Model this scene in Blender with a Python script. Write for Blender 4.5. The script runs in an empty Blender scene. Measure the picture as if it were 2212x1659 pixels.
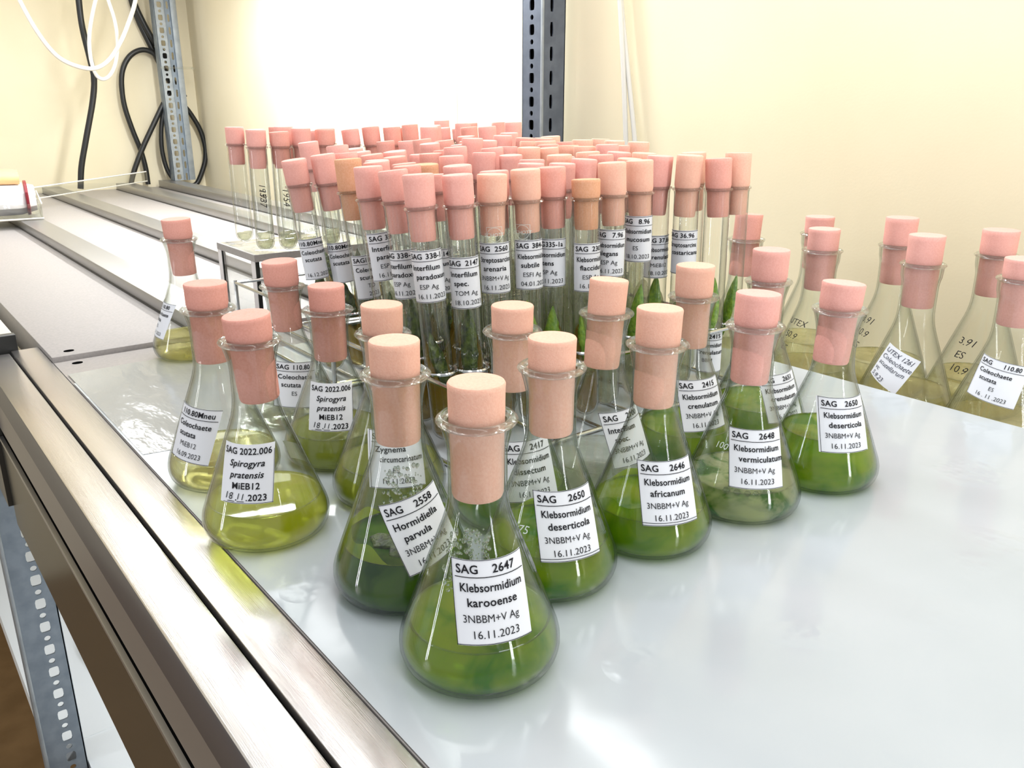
import bpy, bmesh, math, random
from mathutils import Vector, Matrix
random.seed(7)
scene = bpy.context.scene
COL = scene.collection
pi = math.pi

# ------------------------------------------------------------------ camera
F_PX, PITCH, CAM_Z, YAW = 1829.3, math.radians(18.276), 0.20526, math.radians(38.0)
cam_data = bpy.data.cameras.new('camera')
cam_data.sensor_width = 36.0
cam_data.lens = F_PX / 2212 * 36.0
cam_data.clip_start = 0.01
cam_data.clip_end = 50
cam = bpy.data.objects.new('camera', cam_data)
COL.objects.link(cam)
cam.location = (0, 0, CAM_Z)
cam.rotation_euler = (pi / 2 - PITCH, 0, -YAW)
scene.camera = cam

# ------------------------------------------------------------------ world, lamps, exposure
world = bpy.data.worlds.new('room_light')
scene.world = world
world.use_nodes = True
bg = world.node_tree.nodes['Background']
bg.inputs[0].default_value = (0.99, 0.99, 1.0, 1)
bg.inputs[1].default_value = 0.48


def area_lamp(name, loc, sx, sy, power, rot=(0, 0, 0), color=(1, 0.985, 0.96)):
    d = bpy.data.lights.new(name, 'AREA')
    d.shape = 'RECTANGLE'
    d.size, d.size_y = sx, sy
    d.energy = power
    d.color = color
    o = bpy.data.objects.new(name, d)
    COL.objects.link(o)
    o.location = loc
    o.rotation_euler = rot
    return o


# the growth-light tubes under the shelf above (each bay has its own), under this shelf, and added unseen strip lamps that put streaks on the glass
COOL = (0.97, 0.99, 1.0)
for lx in (0.14, 0.47, 0.64):
    area_lamp('shelf_tube_lamp', (lx, 0.26, 0.58), 0.04, 1.15, 1.45, color=COOL)
for lx in (0.20, 0.33, 0.46):
    area_lamp('bay_tube_lamp', (lx, 1.55, 0.56), 0.06, 1.15, 1.1, color=COOL)
area_lamp('bay_tube_lamp', (0.63, 1.36, 0.50), 0.05, 0.80, 8.0, color=COOL)
area_lamp('lower_tube_lamp', (0.40, 0.75, -0.16), 0.05, 1.2, 2.6, color=COOL)
for wx in (0.46, 0.53):
    area_lamp('streak_lamp', (wx, -1.75, 0.30), 0.03, 1.5, 5.0, rot=(pi / 2, 0, 0), color=COOL)
area_lamp('streak_lamp', (-1.70, 0.95, 0.35), 0.05, 1.3, 5.0, rot=(pi / 2, 0, -pi / 2), color=COOL)

scene.view_settings.view_transform = 'Standard'
scene.view_settings.look = 'None'
scene.view_settings.exposure = 0.35
scene.view_settings.gamma = 1.0
scene.view_settings.use_curve_mapping = False
cy = scene.cycles
cy.use_denoising = True
cy.max_bounces = 8
cy.adaptive_threshold = 0.05
cy.transparent_max_bounces = 96
cy.diffuse_bounces = 2
cy.glossy_bounces = 4
cy.transmission_bounces = 5
cy.caustics_reflective = False
cy.caustics_refractive = False
cy.use_adaptive_sampling = False
cy.use_light_tree = False


# ------------------------------------------------------------------ layout helpers (photo frame 2212 x 1659)
def ray(x, y):
    u = (x - 1106) / F_PX
    v = (y - 829.5) / F_PX
    fv = math.cos(PITCH) - v * math.sin(PITCH)
    return Vector((u * math.cos(YAW) + fv * math.sin(YAW), -u * math.sin(YAW) + fv * math.cos(YAW),
                   -math.sin(PITCH) - v * math.cos(PITCH)))


def on_z(x, y, z=0.0):
    d = ray(x, y)
    return Vector((0, 0, CAM_Z)) + d * ((z - CAM_Z) / d.z)


def on_x(x, y, X):
    d = ray(x, y)
    return Vector((0, 0, CAM_Z)) + d * (X / d.x)


def on_y(x, y, Y):
    d = ray(x, y)
    return Vector((0, 0, CAM_Z)) + d * (Y / d.y)


# ------------------------------------------------------------------ materials
def srgb(r, g, b):
    f = lambda c: c / 12.92 if c <= 0.04045 else ((c + 0.055) / 1.055) ** 2.4
    return (f(r / 255), f(g / 255), f(b / 255), 1)


class NT:
    def __init__(self, name):
        self.m = bpy.data.materials.new(name)
        self.m.use_nodes = True
        self.t = self.m.node_tree
        self.t.nodes.clear()
        self.out = self.n('ShaderNodeOutputMaterial')

    def n(self, t, **kw):
        o = self.t.nodes.new(t)
        for k, v in kw.items():
            setattr(o, k, v)
        return o

    def l(self, a, b):
        self.t.links.new(a, b)


def principled(name, color, rough=0.5, metal=0.0, spec=0.5, noise=None, bump=None, sss=None, coat=0.0, aniso=0.0):
    """noise=(scale, colour2, (stretch xyz)); bump=(scale, strength, stretch)"""
    N = NT(name)
    p = N.n('ShaderNodeBsdfPrincipled')
    p.inputs['Base Color'].default_value = color
    p.inputs['Roughness'].default_value = rough
    p.inputs['Metallic'].default_value = metal
    p.inputs['Specular IOR Level'].default_value = spec
    p.inputs['Coat Weight'].default_value = coat
    p.inputs['Anisotropic'].default_value = aniso
    N.l(p.outputs[0], N.out.inputs[0])
    tc = N.n('ShaderNodeTexCoord')

    def tex(scale, stretch, detail=3):
        mp = N.n('ShaderNodeMapping')
        mp.inputs['Scale'].default_value = stretch
        N.l(tc.outputs['Object'], mp.inputs[0])
        nz = N.n('ShaderNodeTexNoise')
        nz.inputs['Scale'].default_value = scale
        nz.inputs['Detail'].default_value = detail
        N.l(mp.outputs[0], nz.inputs[0])
        return nz
    if noise:
        nz = tex(noise[0], noise[2] if len(noise) > 2 else (1, 1, 1))
        mx = N.n('ShaderNodeMix', data_type='RGBA')
        mx.inputs[6].default_value = color
        mx.inputs[7].default_value = noise[1]
        rp = N.n('ShaderNodeMapRange')
        rp.inputs[1].default_value = 0.35
        rp.inputs[2].default_value = 0.65
        N.l(nz.outputs[0], rp.inputs[0])
        N.l(rp.outputs[0], mx.inputs[0])
        N.l(mx.outputs[2], p.inputs['Base Color'])
    if bump:
        nz = tex(bump[0], bump[2] if len(bump) > 2 else (1, 1, 1), 4)
        b = N.n('ShaderNodeBump')
        b.inputs['Strength'].default_value = bump[1]
        b.inputs['Distance'].default_value = 0.002
        N.l(nz.outputs[0], b.inputs['Height'])
        N.l(b.outputs[0], p.inputs['Normal'])
    if sss:
        p.inputs['Subsurface Weight'].default_value = sss[0]
        p.inputs['Subsurface Radius'].default_value = sss[1]
        p.inputs['Subsurface Scale'].default_value = sss[2]
    return N.m


def glass_mat(name, tint=(0.975, 0.985, 0.975), edge=(0.42, 0.47, 0.44), base=0.035, power=4.0, streak=False):
    N = NT(name)
    lw = N.n('ShaderNodeLayerWeight')
    lw.inputs[0].default_value = 0.5
    pw = N.n('ShaderNodeMath', operation='POWER')
    pw.inputs[1].default_value = power
    N.l(lw.outputs['Facing'], pw.inputs[0])
    ma = N.n('ShaderNodeMath', operation='MULTIPLY_ADD')
    ma.inputs[1].default_value = 0.55
    ma.inputs[2].default_value = base
    N.l(pw.outputs[0], ma.inputs[0])
    mx = N.n('ShaderNodeMix', data_type='RGBA')
    mx.inputs[6].default_value = (*tint, 1)
    mx.inputs[7].default_value = (*edge, 1)
    N.l(pw.outputs[0], mx.inputs[0])
    tr = N.n('ShaderNodeBsdfTransparent')
    N.l(mx.outputs[2], tr.inputs[0])
    gl = N.n('ShaderNodeBsdfGlossy')
    gl.inputs['Roughness'].default_value = 0.03
    gl.inputs['Color'].default_value = (1, 1, 1, 1)
    if streak:
        tc = N.n('ShaderNodeTexCoord')
        nz = N.n('ShaderNodeTexNoise')
        nz.inputs['Scale'].default_value = 190
        nz.inputs['Detail'].default_value = 2
        N.l(tc.outputs['Object'], nz.inputs[0])
        b = N.n('ShaderNodeBump')
        b.inputs['Strength'].default_value = 0.25
        b.inputs['Distance'].default_value = 0.001
        N.l(nz.outputs[0], b.inputs['Height'])
        N.l(b.outputs[0], gl.inputs['Normal'])
    ms = N.n('ShaderNodeMixShader')
    N.l(ma.outputs[0], ms.inputs[0])
    N.l(tr.outputs[0], ms.inputs[1])
    N.l(gl.outputs[0], ms.inputs[2])
    N.l(ms.outputs[0], N.out.inputs[0])
    return N.m


def liquid_mat(name, clear, light, dark, cloud=0.75, scale=38.0, thr=(0.38, 0.66)):
    """culture medium: tinted clear liquid with drifting clouds of algae in it"""
    N = NT(name)
    tc = N.n('ShaderNodeTexCoord')
    oi = N.n('ShaderNodeObjectInfo')
    ad = N.n('ShaderNodeVectorMath', operation='MULTIPLY_ADD')
    N.l(oi.outputs['Location'], ad.inputs[0])
    ad.inputs[1].default_value = (9, 9, 9)
    N.l(tc.outputs['Object'], ad.inputs[2])
    nz = N.n('ShaderNodeTexNoise')
    nz.inputs['Scale'].default_value = scale
    nz.inputs['Detail'].default_value = 5
    nz.inputs['Distortion'].default_value = 0.6
    N.l(ad.outputs[0], nz.inputs[0])
    mr = N.n('ShaderNodeMapRange')
    mr.inputs[1].default_value, mr.inputs[2].default_value = thr
    N.l(nz.outputs[0], mr.inputs[0])
    mx = N.n('ShaderNodeMix', data_type='RGBA')
    mx.inputs[6].default_value = light
    mx.inputs[7].default_value = dark
    N.l(mr.outputs[0], mx.inputs[0])
    df = N.n('ShaderNodeBsdfDiffuse')
    N.l(mx.outputs[2], df.inputs[0])
    tl = N.n('ShaderNodeBsdfTranslucent')
    N.l(mx.outputs[2], tl.inputs[0])
    m0 = N.n('ShaderNodeMixShader')
    m0.inputs[0].default_value = 0.55
    N.l(df.outputs[0], m0.inputs[1])
    N.l(tl.outputs[0], m0.inputs[2])
    tr = N.n('ShaderNodeBsdfTransparent')
    tr.inputs[0].default_value = clear
    m1 = N.n('ShaderNodeMixShader')
    fm = N.n('ShaderNodeMath', operation='MULTIPLY_ADD')
    fm.inputs[1].default_value = 0.35
    fm.inputs[2].default_value = cloud - 0.175
    fm.use_clamp = True
    N.l(mr.outputs[0], fm.inputs[0])
    N.l(fm.outputs[0], m1.inputs[0])
    N.l(tr.outputs[0], m1.inputs[1])
    N.l(m0.outputs[0], m1.inputs[2])
    gl = N.n('ShaderNodeBsdfGlossy')
    gl.inputs['Roughness'].default_value = 0.04
    fr = N.n('ShaderNodeLayerWeight')
    fr.inputs[0].default_value = 0.5
    pw = N.n('ShaderNodeMath', operation='POWER')
    pw.inputs[1].default_value = 4
    N.l(fr.outputs['Facing'], pw.inputs[0])
    ma = N.n('ShaderNodeMath', operation='MULTIPLY_ADD')
    ma.inputs[1].default_value = 0.5
    ma.inputs[2].default_value = 0.02
    N.l(pw.outputs[0], ma.inputs[0])
    m2 = N.n('ShaderNodeMixShader')
    N.l(ma.outputs[0], m2.inputs[0])
    N.l(m1.outputs[0], m2.inputs[1])
    N.l(gl.outputs[0], m2.inputs[2])
    N.l(m2.outputs[0], N.out.inputs[0])
    return N.m


M = {}
M['glass'] = glass_mat('flask_glass', tint=(0.985, 0.992, 0.985), edge=(0.40, 0.44, 0.41), base=0.022, power=3.0)
M['tube_glass'] = glass_mat('tube_glass', tint=(0.965, 0.975, 0.965), edge=(0.16, 0.18, 0.17), base=0.05, power=2.4)
N_ = NT('solid_rim_glass')
g_ = N_.n('ShaderNodeBsdfGlass')
g_.inputs['IOR'].default_value = 1.45
g_.inputs['Roughness'].default_value = 0.0
g_.inputs['Color'].default_value = (0.93, 0.96, 0.94, 1)
t_ = N_.n('ShaderNodeBsdfTransparent')
m_ = N_.n('ShaderNodeMixShader')
m_.inputs[0].default_value = 0.5
N_.l(t_.outputs[0], m_.inputs[1])
N_.l(g_.outputs[0], m_.inputs[2])
N_.l(m_.outputs[0], N_.out.inputs[0])
M['rim'] = N_.m
M['acrylic'] = glass_mat('clear_acrylic', tint=(0.95, 0.96, 0.955), edge=(0.8, 0.82, 0.8), base=0.06, power=3)
M['paper'] = principled('label_paper', (0.83, 0.85, 0.90, 1), 0.55, spec=0.3)
M['ink'] = principled('black_ink', (0.012, 0.012, 0.016, 1), 0.6, spec=0.2)
M['pen'] = principled('pen_ink', (0.02, 0.022, 0.05, 1), 0.6, spec=0.2)
M['etch'] = principled('white_etching', (0.75, 0.8, 0.76, 1), 0.7)
for k, c, c2 in (('peach', (249, 197, 175), (245, 188, 165)), ('pink', (249, 187, 176), (244, 178, 166)),
                 ('rose', (242, 177, 163), (236, 168, 153)), ('tan', (236, 180, 146), (230, 169, 132))):
    M[k] = principled('foam_' + k, srgb(*c), 0.85, spec=0.15, noise=(900, srgb(*c2)), bump=(1500, 0.12))
M['wall'] = principled('cream_wall_paint', srgb(243, 232, 202), 0.85, spec=0.15, noise=(5, srgb(240, 228, 196)), bump=(420, 0.05))
M['floor'] = principled('tan_floor', srgb(150, 118, 78), 0.6, noise=(14, srgb(132, 102, 64)))
M['sheet'] = principled('white_plastic_sheet', srgb(191, 198, 204), 0.13, spec=0.6, noise=(9, srgb(184, 192, 198)))
N_ = M['sheet'].node_tree
nd, lk = N_.nodes, N_.links
tc_ = nd.new('ShaderNodeTexCoord')
n1, n2, n3 = nd.new('ShaderNodeTexNoise'), nd.new('ShaderNodeTexNoise'), nd.new('ShaderNodeTexNoise')
for q, sc in ((n1, 130), (n2, 17), (n3, 30)):
    q.inputs['Scale'].default_value = sc
    q.inputs['Detail'].default_value = 1
    lk.new(tc_.outputs['Object'], q.inputs[0])
mr_ = nd.new('ShaderNodeMapRange')          # creases come in separate patches
mr_.inputs[1].default_value, mr_.inputs[2].default_value = 0.60, 0.70
lk.new(n2.outputs[0], mr_.inputs[0])
mu_ = nd.new('ShaderNodeMath')
mu_.operation = 'MULTIPLY'
lk.new(n1.outputs[0], mu_.inputs[0])
lk.new(mr_.outputs[0], mu_.inputs[1])
ad_ = nd.new('ShaderNodeMath')
ad_.operation = 'ADD'
lk.new(mu_.outputs[0], ad_.inputs[0])
sc_ = nd.new('ShaderNodeMath')
sc_.operation = 'MULTIPLY'
sc_.inputs[1].default_value = 0.5
lk.new(n3.outputs[0], sc_.inputs[0])
lk.new(sc_.outputs[0], ad_.inputs[1])
bp_ = nd.new('ShaderNodeBump')
bp_.inputs['Strength'].default_value = 0.35
bp_.inputs['Distance'].default_value = 0.0016
lk.new(ad_.outputs[0], bp_.inputs['Height'])
lk.new(bp_.outputs[0], nd['Principled BSDF'].inputs['Normal'])
M['film'] = principled('film_dark_reflection', srgb(170, 173, 172), 0.10, spec=0.8, bump=(46, 0.5, (1, 0.4, 1)))  # grey stands in for the sheet's darker reflection at this end
M['plate'] = principled('grey_coated_plate', srgb(172, 166, 163), 0.45, spec=0.4, noise=(420, srgb(163, 158, 155)))
M['board'] = principled('pale_shelf_board', srgb(196, 192, 180), 0.5)
M['alu'] = principled('brushed_aluminium', (0.74, 0.72, 0.71, 1), 0.27, metal=1.0, noise=(30, (0.66, 0.635, 0.625, 1), (90, 1, 1)), bump=(40, 0.10, (80, 0.6, 1)))
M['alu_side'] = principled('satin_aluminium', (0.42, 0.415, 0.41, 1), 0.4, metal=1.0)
M['alu_dark'] = principled('anodised_profile', (0.25, 0.23, 0.21, 1), 0.35, metal=0.2)
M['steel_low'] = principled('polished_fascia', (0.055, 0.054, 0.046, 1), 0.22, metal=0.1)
M['galv'] = principled('galvanised_steel', srgb(140, 152, 164), 0.5, metal=0.45, noise=(60, srgb(124, 136, 148)))
M['galv_light'] = principled('galvanised_steel_pale', srgb(164, 171, 176), 0.5, metal=0.45, noise=(50, srgb(148, 156, 162)))
M['chrome'] = principled('chrome_wire', (0.62, 0.63, 0.63, 1), 0.14, metal=1.0)
M['black'] = principled('black_plastic', (0.012, 0.013, 0.013, 1), 0.38)
M['white_cable'] = principled('white_cable', srgb(245, 240, 230), 0.45)
M['grey_cable'] = principled('grey_cable', srgb(214, 212, 205), 0.45)
M['lower'] = principled('lower_shelf_white', srgb(232, 238, 242), 0.35)
M['red'] = principled('dark_red_band', srgb(128, 22, 38), 0.4)
M['orange'] = principled('pale_orange_foam', srgb(252, 196, 140), 0.7)
M['wrap'] = principled('white_wrap', srgb(245, 240, 240), 0.25, spec=0.6)
M['green_dot'] = principled('green_print', srgb(120, 170, 60), 0.5)
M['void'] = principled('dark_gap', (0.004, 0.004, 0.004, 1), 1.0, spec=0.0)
M['rail_shade'] = principled('rail_side_shaded', (0.12, 0.12, 0.135, 1), 0.36, metal=0.35)  # shaded side of the aluminium rail, its shade put into the colour
M['galv_dark'] = principled('galvanised_steel_dark', srgb(104, 112, 126), 0.45, metal=0.5, noise=(60, srgb(92, 100, 114)))
M['algae_dark'] = principled('algae_dark', srgb(22, 42, 18), 0.3, noise=(230, srgb(78, 96, 30)), bump=(300, 0.6))
M['algae'] = principled('algae_green', srgb(138, 172, 44), 0.4, noise=(240, srgb(92, 136, 28)), bump=(300, 0.5))
M['agar'] = liquid_mat('amber_agar', (0.80, 0.74, 0.48, 1), srgb(186, 160, 84), srgb(160, 126, 48), cloud=0.55, scale=60)
M['agar_pale'] = liquid_mat('pale_agar', (0.90, 0.90, 0.80, 1), srgb(210, 212, 184), srgb(190, 196, 160), cloud=0.35, scale=60)
G4 = lambda r, g, b: (r, g, b, 1)
LIQ = {
    'green': liquid_mat('green_culture', G4(0.56, 0.79, 0.08), srgb(198, 216, 54), srgb(82, 142, 8), 0.68, 42),
    'midgreen': liquid_mat('mid_green_culture', G4(0.58, 0.80, 0.12), srgb(198, 216, 66), srgb(84, 144, 14), 0.68, 50),
    'dark': liquid_mat('dark_green_culture', G4(0.28, 0.52, 0.12), srgb(112, 156, 50), srgb(30, 84, 16), 0.80, 46),
    'fleck': liquid_mat('flecked_culture', G4(0.85, 0.92, 0.62), srgb(236, 238, 190), srgb(64, 124, 32), 0.62, 70, (0.42, 0.60)),
    'lime': liquid_mat('lime_culture', G4(0.90, 0.92, 0.40), srgb(244, 240, 130), srgb(188, 198, 44), 0.50, 45, (0.45, 0.7)),
    'olive': liquid_mat('olive_culture', G4(0.76, 0.80, 0.40), srgb(204, 210, 108), srgb(158, 172, 60), 0.68, 40),
    'pale': liquid_mat('pale_yellow_medium', G4(0.95, 0.93, 0.66), srgb(238, 230, 160), srgb(206, 194, 100), 0.28, 40),
    'straw': liquid_mat('straw_medium', G4(0.95, 0.93, 0.76), srgb(232, 224, 172), srgb(196, 184, 112), 0.30, 45),
    'clear': liquid_mat('clear_medium', G4(0.95, 0.96, 0.92), srgb(220, 222, 205), srgb(196, 200, 176), 0.22, 40),
}


# ------------------------------------------------------------------ mesh helpers
def new_mesh(name, verts, faces, mat, smooth=True):
    me = bpy.data.meshes.new(name)
    me.from_pydata([tuple(v) for v in verts], [], faces)
    me.update()
    if mat:
        me.materials.append(mat)
    if smooth:
        me.polygons.foreach_set('use_smooth', [True] * len(me.polygons))
        try:
            me.set_sharp_from_angle(angle=math.radians(38))
        except Exception:
            pass
    return me


def link(name, me, parent=None, loc=None, rot=None):
    o = bpy.data.objects.new(name, me)
    COL.objects.link(o)
    if parent:
        o.parent = parent
    if loc is not None:
        o.location = loc
    if rot is not None:
        o.rotation_euler = rot
    return o


def thing(name, label, cat, loc=(0, 0, 0), rotz=0.0, group=None):
    o = bpy.data.objects.new(name, None)
    o.empty_display_size = 0.02
    COL.objects.link(o)
    o.location = loc
    o.rotation_euler = (0, 0, rotz)
    tag(o, label, cat, group)
    return o


def tag(o, label, cat, group=None):
    o['label'] = label
    o['category'] = cat
    if group:
        o['group'] = group
    return o


def struct(o):
    o['kind'] = 'structure'
    return o


def revolve(prof, seg=40, wob=None):
    """closed or open profile of (r, z); r==0 points become poles"""
    verts, faces, rows = [], [], []
    for r, z in prof:
        if r < 1e-7:
            rows.append([len(verts)])
            verts.append((0, 0, z))
        else:
            rows.append(list(range(len(verts), len(verts) + seg)))
            for k in range(seg):
                a = 2 * pi * k / seg
                verts.append((r * math.cos(a), r * math.sin(a), z))
    for a, b in zip(rows[:-1], rows[1:]):
        for k in range(seg):
            k2 = (k + 1) % seg
            if len(a) == 1 and len(b) == 1:
                continue
            if len(a) == 1:
                faces.append((a[0], b[k2], b[k]))
            elif len(b) == 1:
                faces.append((a[k], a[k2], b[0]))
            else:
                faces.append((a[k], a[k2], b[k2], b[k]))
    return verts, faces


def box(x0, x1, y0, y1, z0, z1, b=0.0):
    bm = bmesh.new()
    bmesh.ops.create_cube(bm, size=1)
    for v in bm.verts:
        v.co = ((x0 + x1) / 2 + v.co.x * (x1 - x0), (y0 + y1) / 2 + v.co.y * (y1 - y0), (z0 + z1) / 2 + v.co.z * (z1 - z0))
    if b:
        bmesh.ops.bevel(bm, geom=bm.edges[:], offset=b, segments=2, profile=0.5, affect='EDGES')
    bm.verts.index_update()
    r = [v.co[:] for v in bm.verts], [tuple(v.index for v in f.verts) for f in bm.faces]
    bm.free()
    return r


def joinvf(parts):
    V, Fc = [], []
    for v, f in parts:
        n = len(V)
        V += [tuple(q) for q in v]
        Fc += [tuple(i + n for i in g) for g in f]
    return V, Fc


def catmull(pts, n=8):
    P = [Vector(p) for p in pts]
    P = [P[0] * 2 - P[1]] + P + [P[-1] * 2 - P[-2]]
    out = []
    for i in range(1, len(P) - 2):
        for k in range(n):
            t = k / n
            a, b, c, d = P[i - 1], P[i], P[i + 1], P[i + 2]
            out.append(0.5 * ((2 * b) + (c - a) * t + (2 * a - 5 * b + 4 * c - d) * t * t + (3 * b - a - 3 * c + d) * t ** 3))
    out.append(P[-2])
    return out


def tube_path(pts, r, seg=8, closed=False):
    pts = [Vector(p) for p in pts]
    n = len(pts)
    V, Fc = [], []
    up = Vector((0.13, 0.21, 0.97))
    for i, p in enumerate(pts):
        if closed:
            t = pts[(i + 1) % n] - pts[i - 1]
        else:
            t = pts[min(i + 1, n - 1)] - pts[max(i - 1, 0)]
        t.normalize()
        s = t.cross(up)
        if s.length < 1e-3:
            s = t.cross(Vector((1, 0, 0)))
        s.normalize()
        w = s.cross(t)
        for k in range(seg):
            a = 2 * pi * k / seg
            V.append(p + s * (r * math.cos(a)) + w * (r * math.sin(a)))
    for i in range(n if closed else n - 1):
        j = (i + 1) % n
        for k in range(seg):
            k2 = (k + 1) % seg
            Fc.append((i * seg + k, i * seg + k2, j * seg + k2, j * seg + k))
    if not closed:
        Fc.append(tuple(range(seg))[::-1])
        Fc.append(tuple((n - 1) * seg + k for k in range(seg)))
    return V, Fc


# ------------------------------------------------------------------ lettering
_tc = {}


def text_vf(s, bold=False, italic=False):
    """flat letter outlines, cap height about 0.7, left aligned at x = 0"""
    key = (s, bold, italic)
    if key in _tc:
        return _tc[key]
    cu = bpy.data.curves.new('t', 'FONT')
    cu.body = s
    cu.size = 1.0
    cu.resolution_u = 3
    cu.fill_mode = 'FRONT'
    cu.offset = 0.015 if bold else -0.004
    cu.shear = 0.25 if italic else 0.0
    cu.space_character = 1.04 if bold else 1.0
    o = bpy.data.objects.new('t', cu)
    COL.objects.link(o)
    dg = bpy.context.evaluated_depsgraph_get()
    me = o.evaluated_get(dg).to_mesh()
    V = [(v.co.x, v.co.y) for v in me.vertices]
    Fc = [tuple(p.vertices) for p in me.polygons]
    o.evaluated_get(dg).to_mesh_clear()
    bpy.data.objects.remove(o)
    bpy.data.curves.remove(cu)
    if V:
        x0 = min(v[0] for v in V)
        V = [(v[0] - x0, v[1]) for v in V]
        w = max(v[0] for v in V)
    else:
        w = 0
    _tc[key] = (V, Fc, w)
    return _tc[key]


class Print:
    """flat print on a label, in metres, label centre at (0, 0)"""

    def __init__(self):
        self.V, self.F = [], []

    def text(self, s, x, y, size, bold=False, italic=False, align='L', maxw=None, rot=0.0, jitter=0.0):
        V, Fc, w = text_vf(s, bold, italic)
        sx = size
        if maxw and w * size > maxw:
            sx = maxw / w
        off = {'L': 0, 'C': -w * sx / 2, 'R': -w * sx}[align]
        n = len(self.V)
        c, sn = math.cos(rot), math.sin(rot)
        for a, b in V:
            X, Y = a * sx + off, b * size
            if jitter:
                Y += jitter * size * math.sin(X / size * 5.1 + y * 900)
                X += jitter * size * 0.6 * math.sin(Y / size * 6.3 + X / size * 2.7)
            self.V.append((x + X * c - Y * sn, y + X * sn + Y * c))
        self.F += [tuple(i + n for i in f) for f in Fc]

    def rule(self, x0, y0, x1, y1, t=0.0003):
        d = Vector((x1 - x0, y1 - y0))
        L = d.length
        k = max(1, int(L / 0.0025))
        d /= L
        p = Vector((-d.y, d.x)) * (t / 2)
        n = len(self.V)
        for i in range(k + 1):
            q = Vector((x0, y0)) + d * (L * i / k)
            self.V += [(q + p)[:], (q - p)[:]]
        for i in range(k):
            a = n + 2 * i
            self.F.append((a, a + 1, a + 3, a + 2))


def sag_print(w, h, num, names, medium, date, sag='SAG', border=True, bottom2=False):
    p = Print()
    x0, x1, y1 = -w / 2, w / 2, h / 2
    k = h / 0.030
    long = len(num) > 7
    if not long:
        p.text(sag, x0 + 0.0018, y1 - 0.0048 * k, 0.0043 * k, bold=True)
    p.text(num, x1 - (0.003 if long else 0.0048), y1 - 0.0048 * k, 0.0043 * k, bold=True, align='R', maxw=w * (0.85 if long else 0.42))
    p.rule(x0 + 0.0012, y1 - 0.0062 * k, x1 - 0.0008, y1 - 0.0062 * k)
    yy = y1 - 0.0112 * k
    for i, nm in enumerate(names):
        p.text(nm, x0 + 0.0028 + 0.0022 * i, yy, 0.0042 * k, bold=True, maxw=w - 0.0052)
        yy -= 0.0052 * k
    if medium:
        p.text(medium, -0.001, yy - 0.0004 * k, 0.0039 * k, align='C', maxw=w * 0.72)
    yy -= 0.0058 * k
    if date:
        p.text(date, 0.0004, yy - 0.0002 * k, 0.0040 * k, align='C', maxw=w * 0.72)
    if border:
        p.rule(x0 + 0.0002, -h / 2, x0 + 0.0002, h / 2, 0.00025)
        p.rule(x0, -h / 2 + 0.0003, x1, -h / 2 + 0.0003, 0.00025)
        p.rule(x0, h / 2 - 0.0002, x1, h / 2 - 0.0002, 0.00022)
    if bottom2:
        p.rule(x0, -h / 2 + 0.0014, x1, -h / 2 + 0.0014, 0.00025)
    return p


def spiro_print(w, h):
    p = Print()
    k = h / 0.028
    y = h / 2 - 0.0048 * k
    p.text('SAG 2022.006', 0, y, 0.0043 * k, bold=True, align='C', maxw=w - 0.003)
    p.text('Spirogyra', 0.0002, y - 0.0057 * k, 0.0043 * k, bold=True, italic=True, align='C')
    p.text('pratensis', 0.0002, y - 0.0111 * k, 0.0043 * k, bold=True, italic=True, align='C')
    p.text('MiEB12', 0.0002, y - 0.0163 * k, 0.0043 * k, bold=True, align='C')
    p.text('.2023', 0.0006, y - 0.0217 * k, 0.0043 * k, bold=True)
    p.text('.', -0.0046, y - 0.0217 * k, 0.0043 * k, bold=True)
    p.rule(-0.0088, y - 0.0222 * k, -0.0050, y - 0.0222 * k)
    p.rule(-0.0038, y - 0.0222 * k, -0.0002, y - 0.0222 * k)
    p.text('18', -0.0098, y - 0.0212 * k, 0.0046 * k, italic=True, jitter=0.03)
    p.text('11', -0.0036, y - 0.0212 * k, 0.0042 * k, italic=True, jitter=0.03)
    p.rule(w / 2 - 0.0003, -h / 2, w / 2 - 0.0003, h / 2 - 0.003, 0.00022)
    p.rule(-w / 2 + 0.002, -h / 2 + 0.0003, w / 2, -h / 2 + 0.0003, 0.00022)
    return p


def hand_print(lines, size, lead, x=0.0, y=0.0, slope=0.0, stagger=0.0):
    p = Print()
    for i, s in enumerate(lines):
        p.text(s, x - stagger * i, y - i * lead, size, italic=True, align='L', rot=slope, jitter=0.035)
    return p


def wrap(o_parent, rfun, z0, phi0, w, h, pr, rot=0.0, paper=True, ink='ink', off=0.00022, name='label', nu=14, nv=8, lettername='lettering'):
    """lay a paper label (and its print) on a surface of revolution rfun(z)"""
    dz = 0.002
    slope = (rfun(z0 + dz) - rfun(z0 - dz)) / (2 * dz)
    ca = 1 / math.sqrt(1 + slope * slope)
    nr, nz = ca, -slope * ca
    c, s = math.cos(rot), math.sin(rot)

    def mp(u, v, e):
        a, b = u * c - v * s, u * s + v * c
        z = z0 + b * ca
        r = rfun(z)
        ph = phi0 + a / max(r, 0.006)
        r2 = r + nr * e
        return (r2 * math.cos(ph), r2 * math.sin(ph), z + nz * e)
    lab = None
    par = o_parent
    if paper:
        V, Fc = [], []
        for j in range(nv + 1):
            for i in range(nu + 1):
                V.append(mp(-w / 2 + w * i / nu, -h / 2 + h * j / nv, off))
        for j in range(nv):
            for i in range(nu):
                a = j * (nu + 1) + i
                Fc.append((a, a + 1, a + nu + 2, a + nu + 1))
        lab = link(name, new_mesh(name, V, Fc, M['paper']), o_parent)
        par = lab
    if pr and pr.V:
        V = [mp(u, v, off + 0.00032) for u, v in pr.V]
        link(lettername, new_mesh(lettername, V, pr.F, M[ink], smooth=False), par)
    return lab


# ------------------------------------------------------------------ the room
def quad(name, pts, mat):
    return link(name, new_mesh(name, pts, [(0, 1, 2, 3)], mat, smooth=False))


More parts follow.
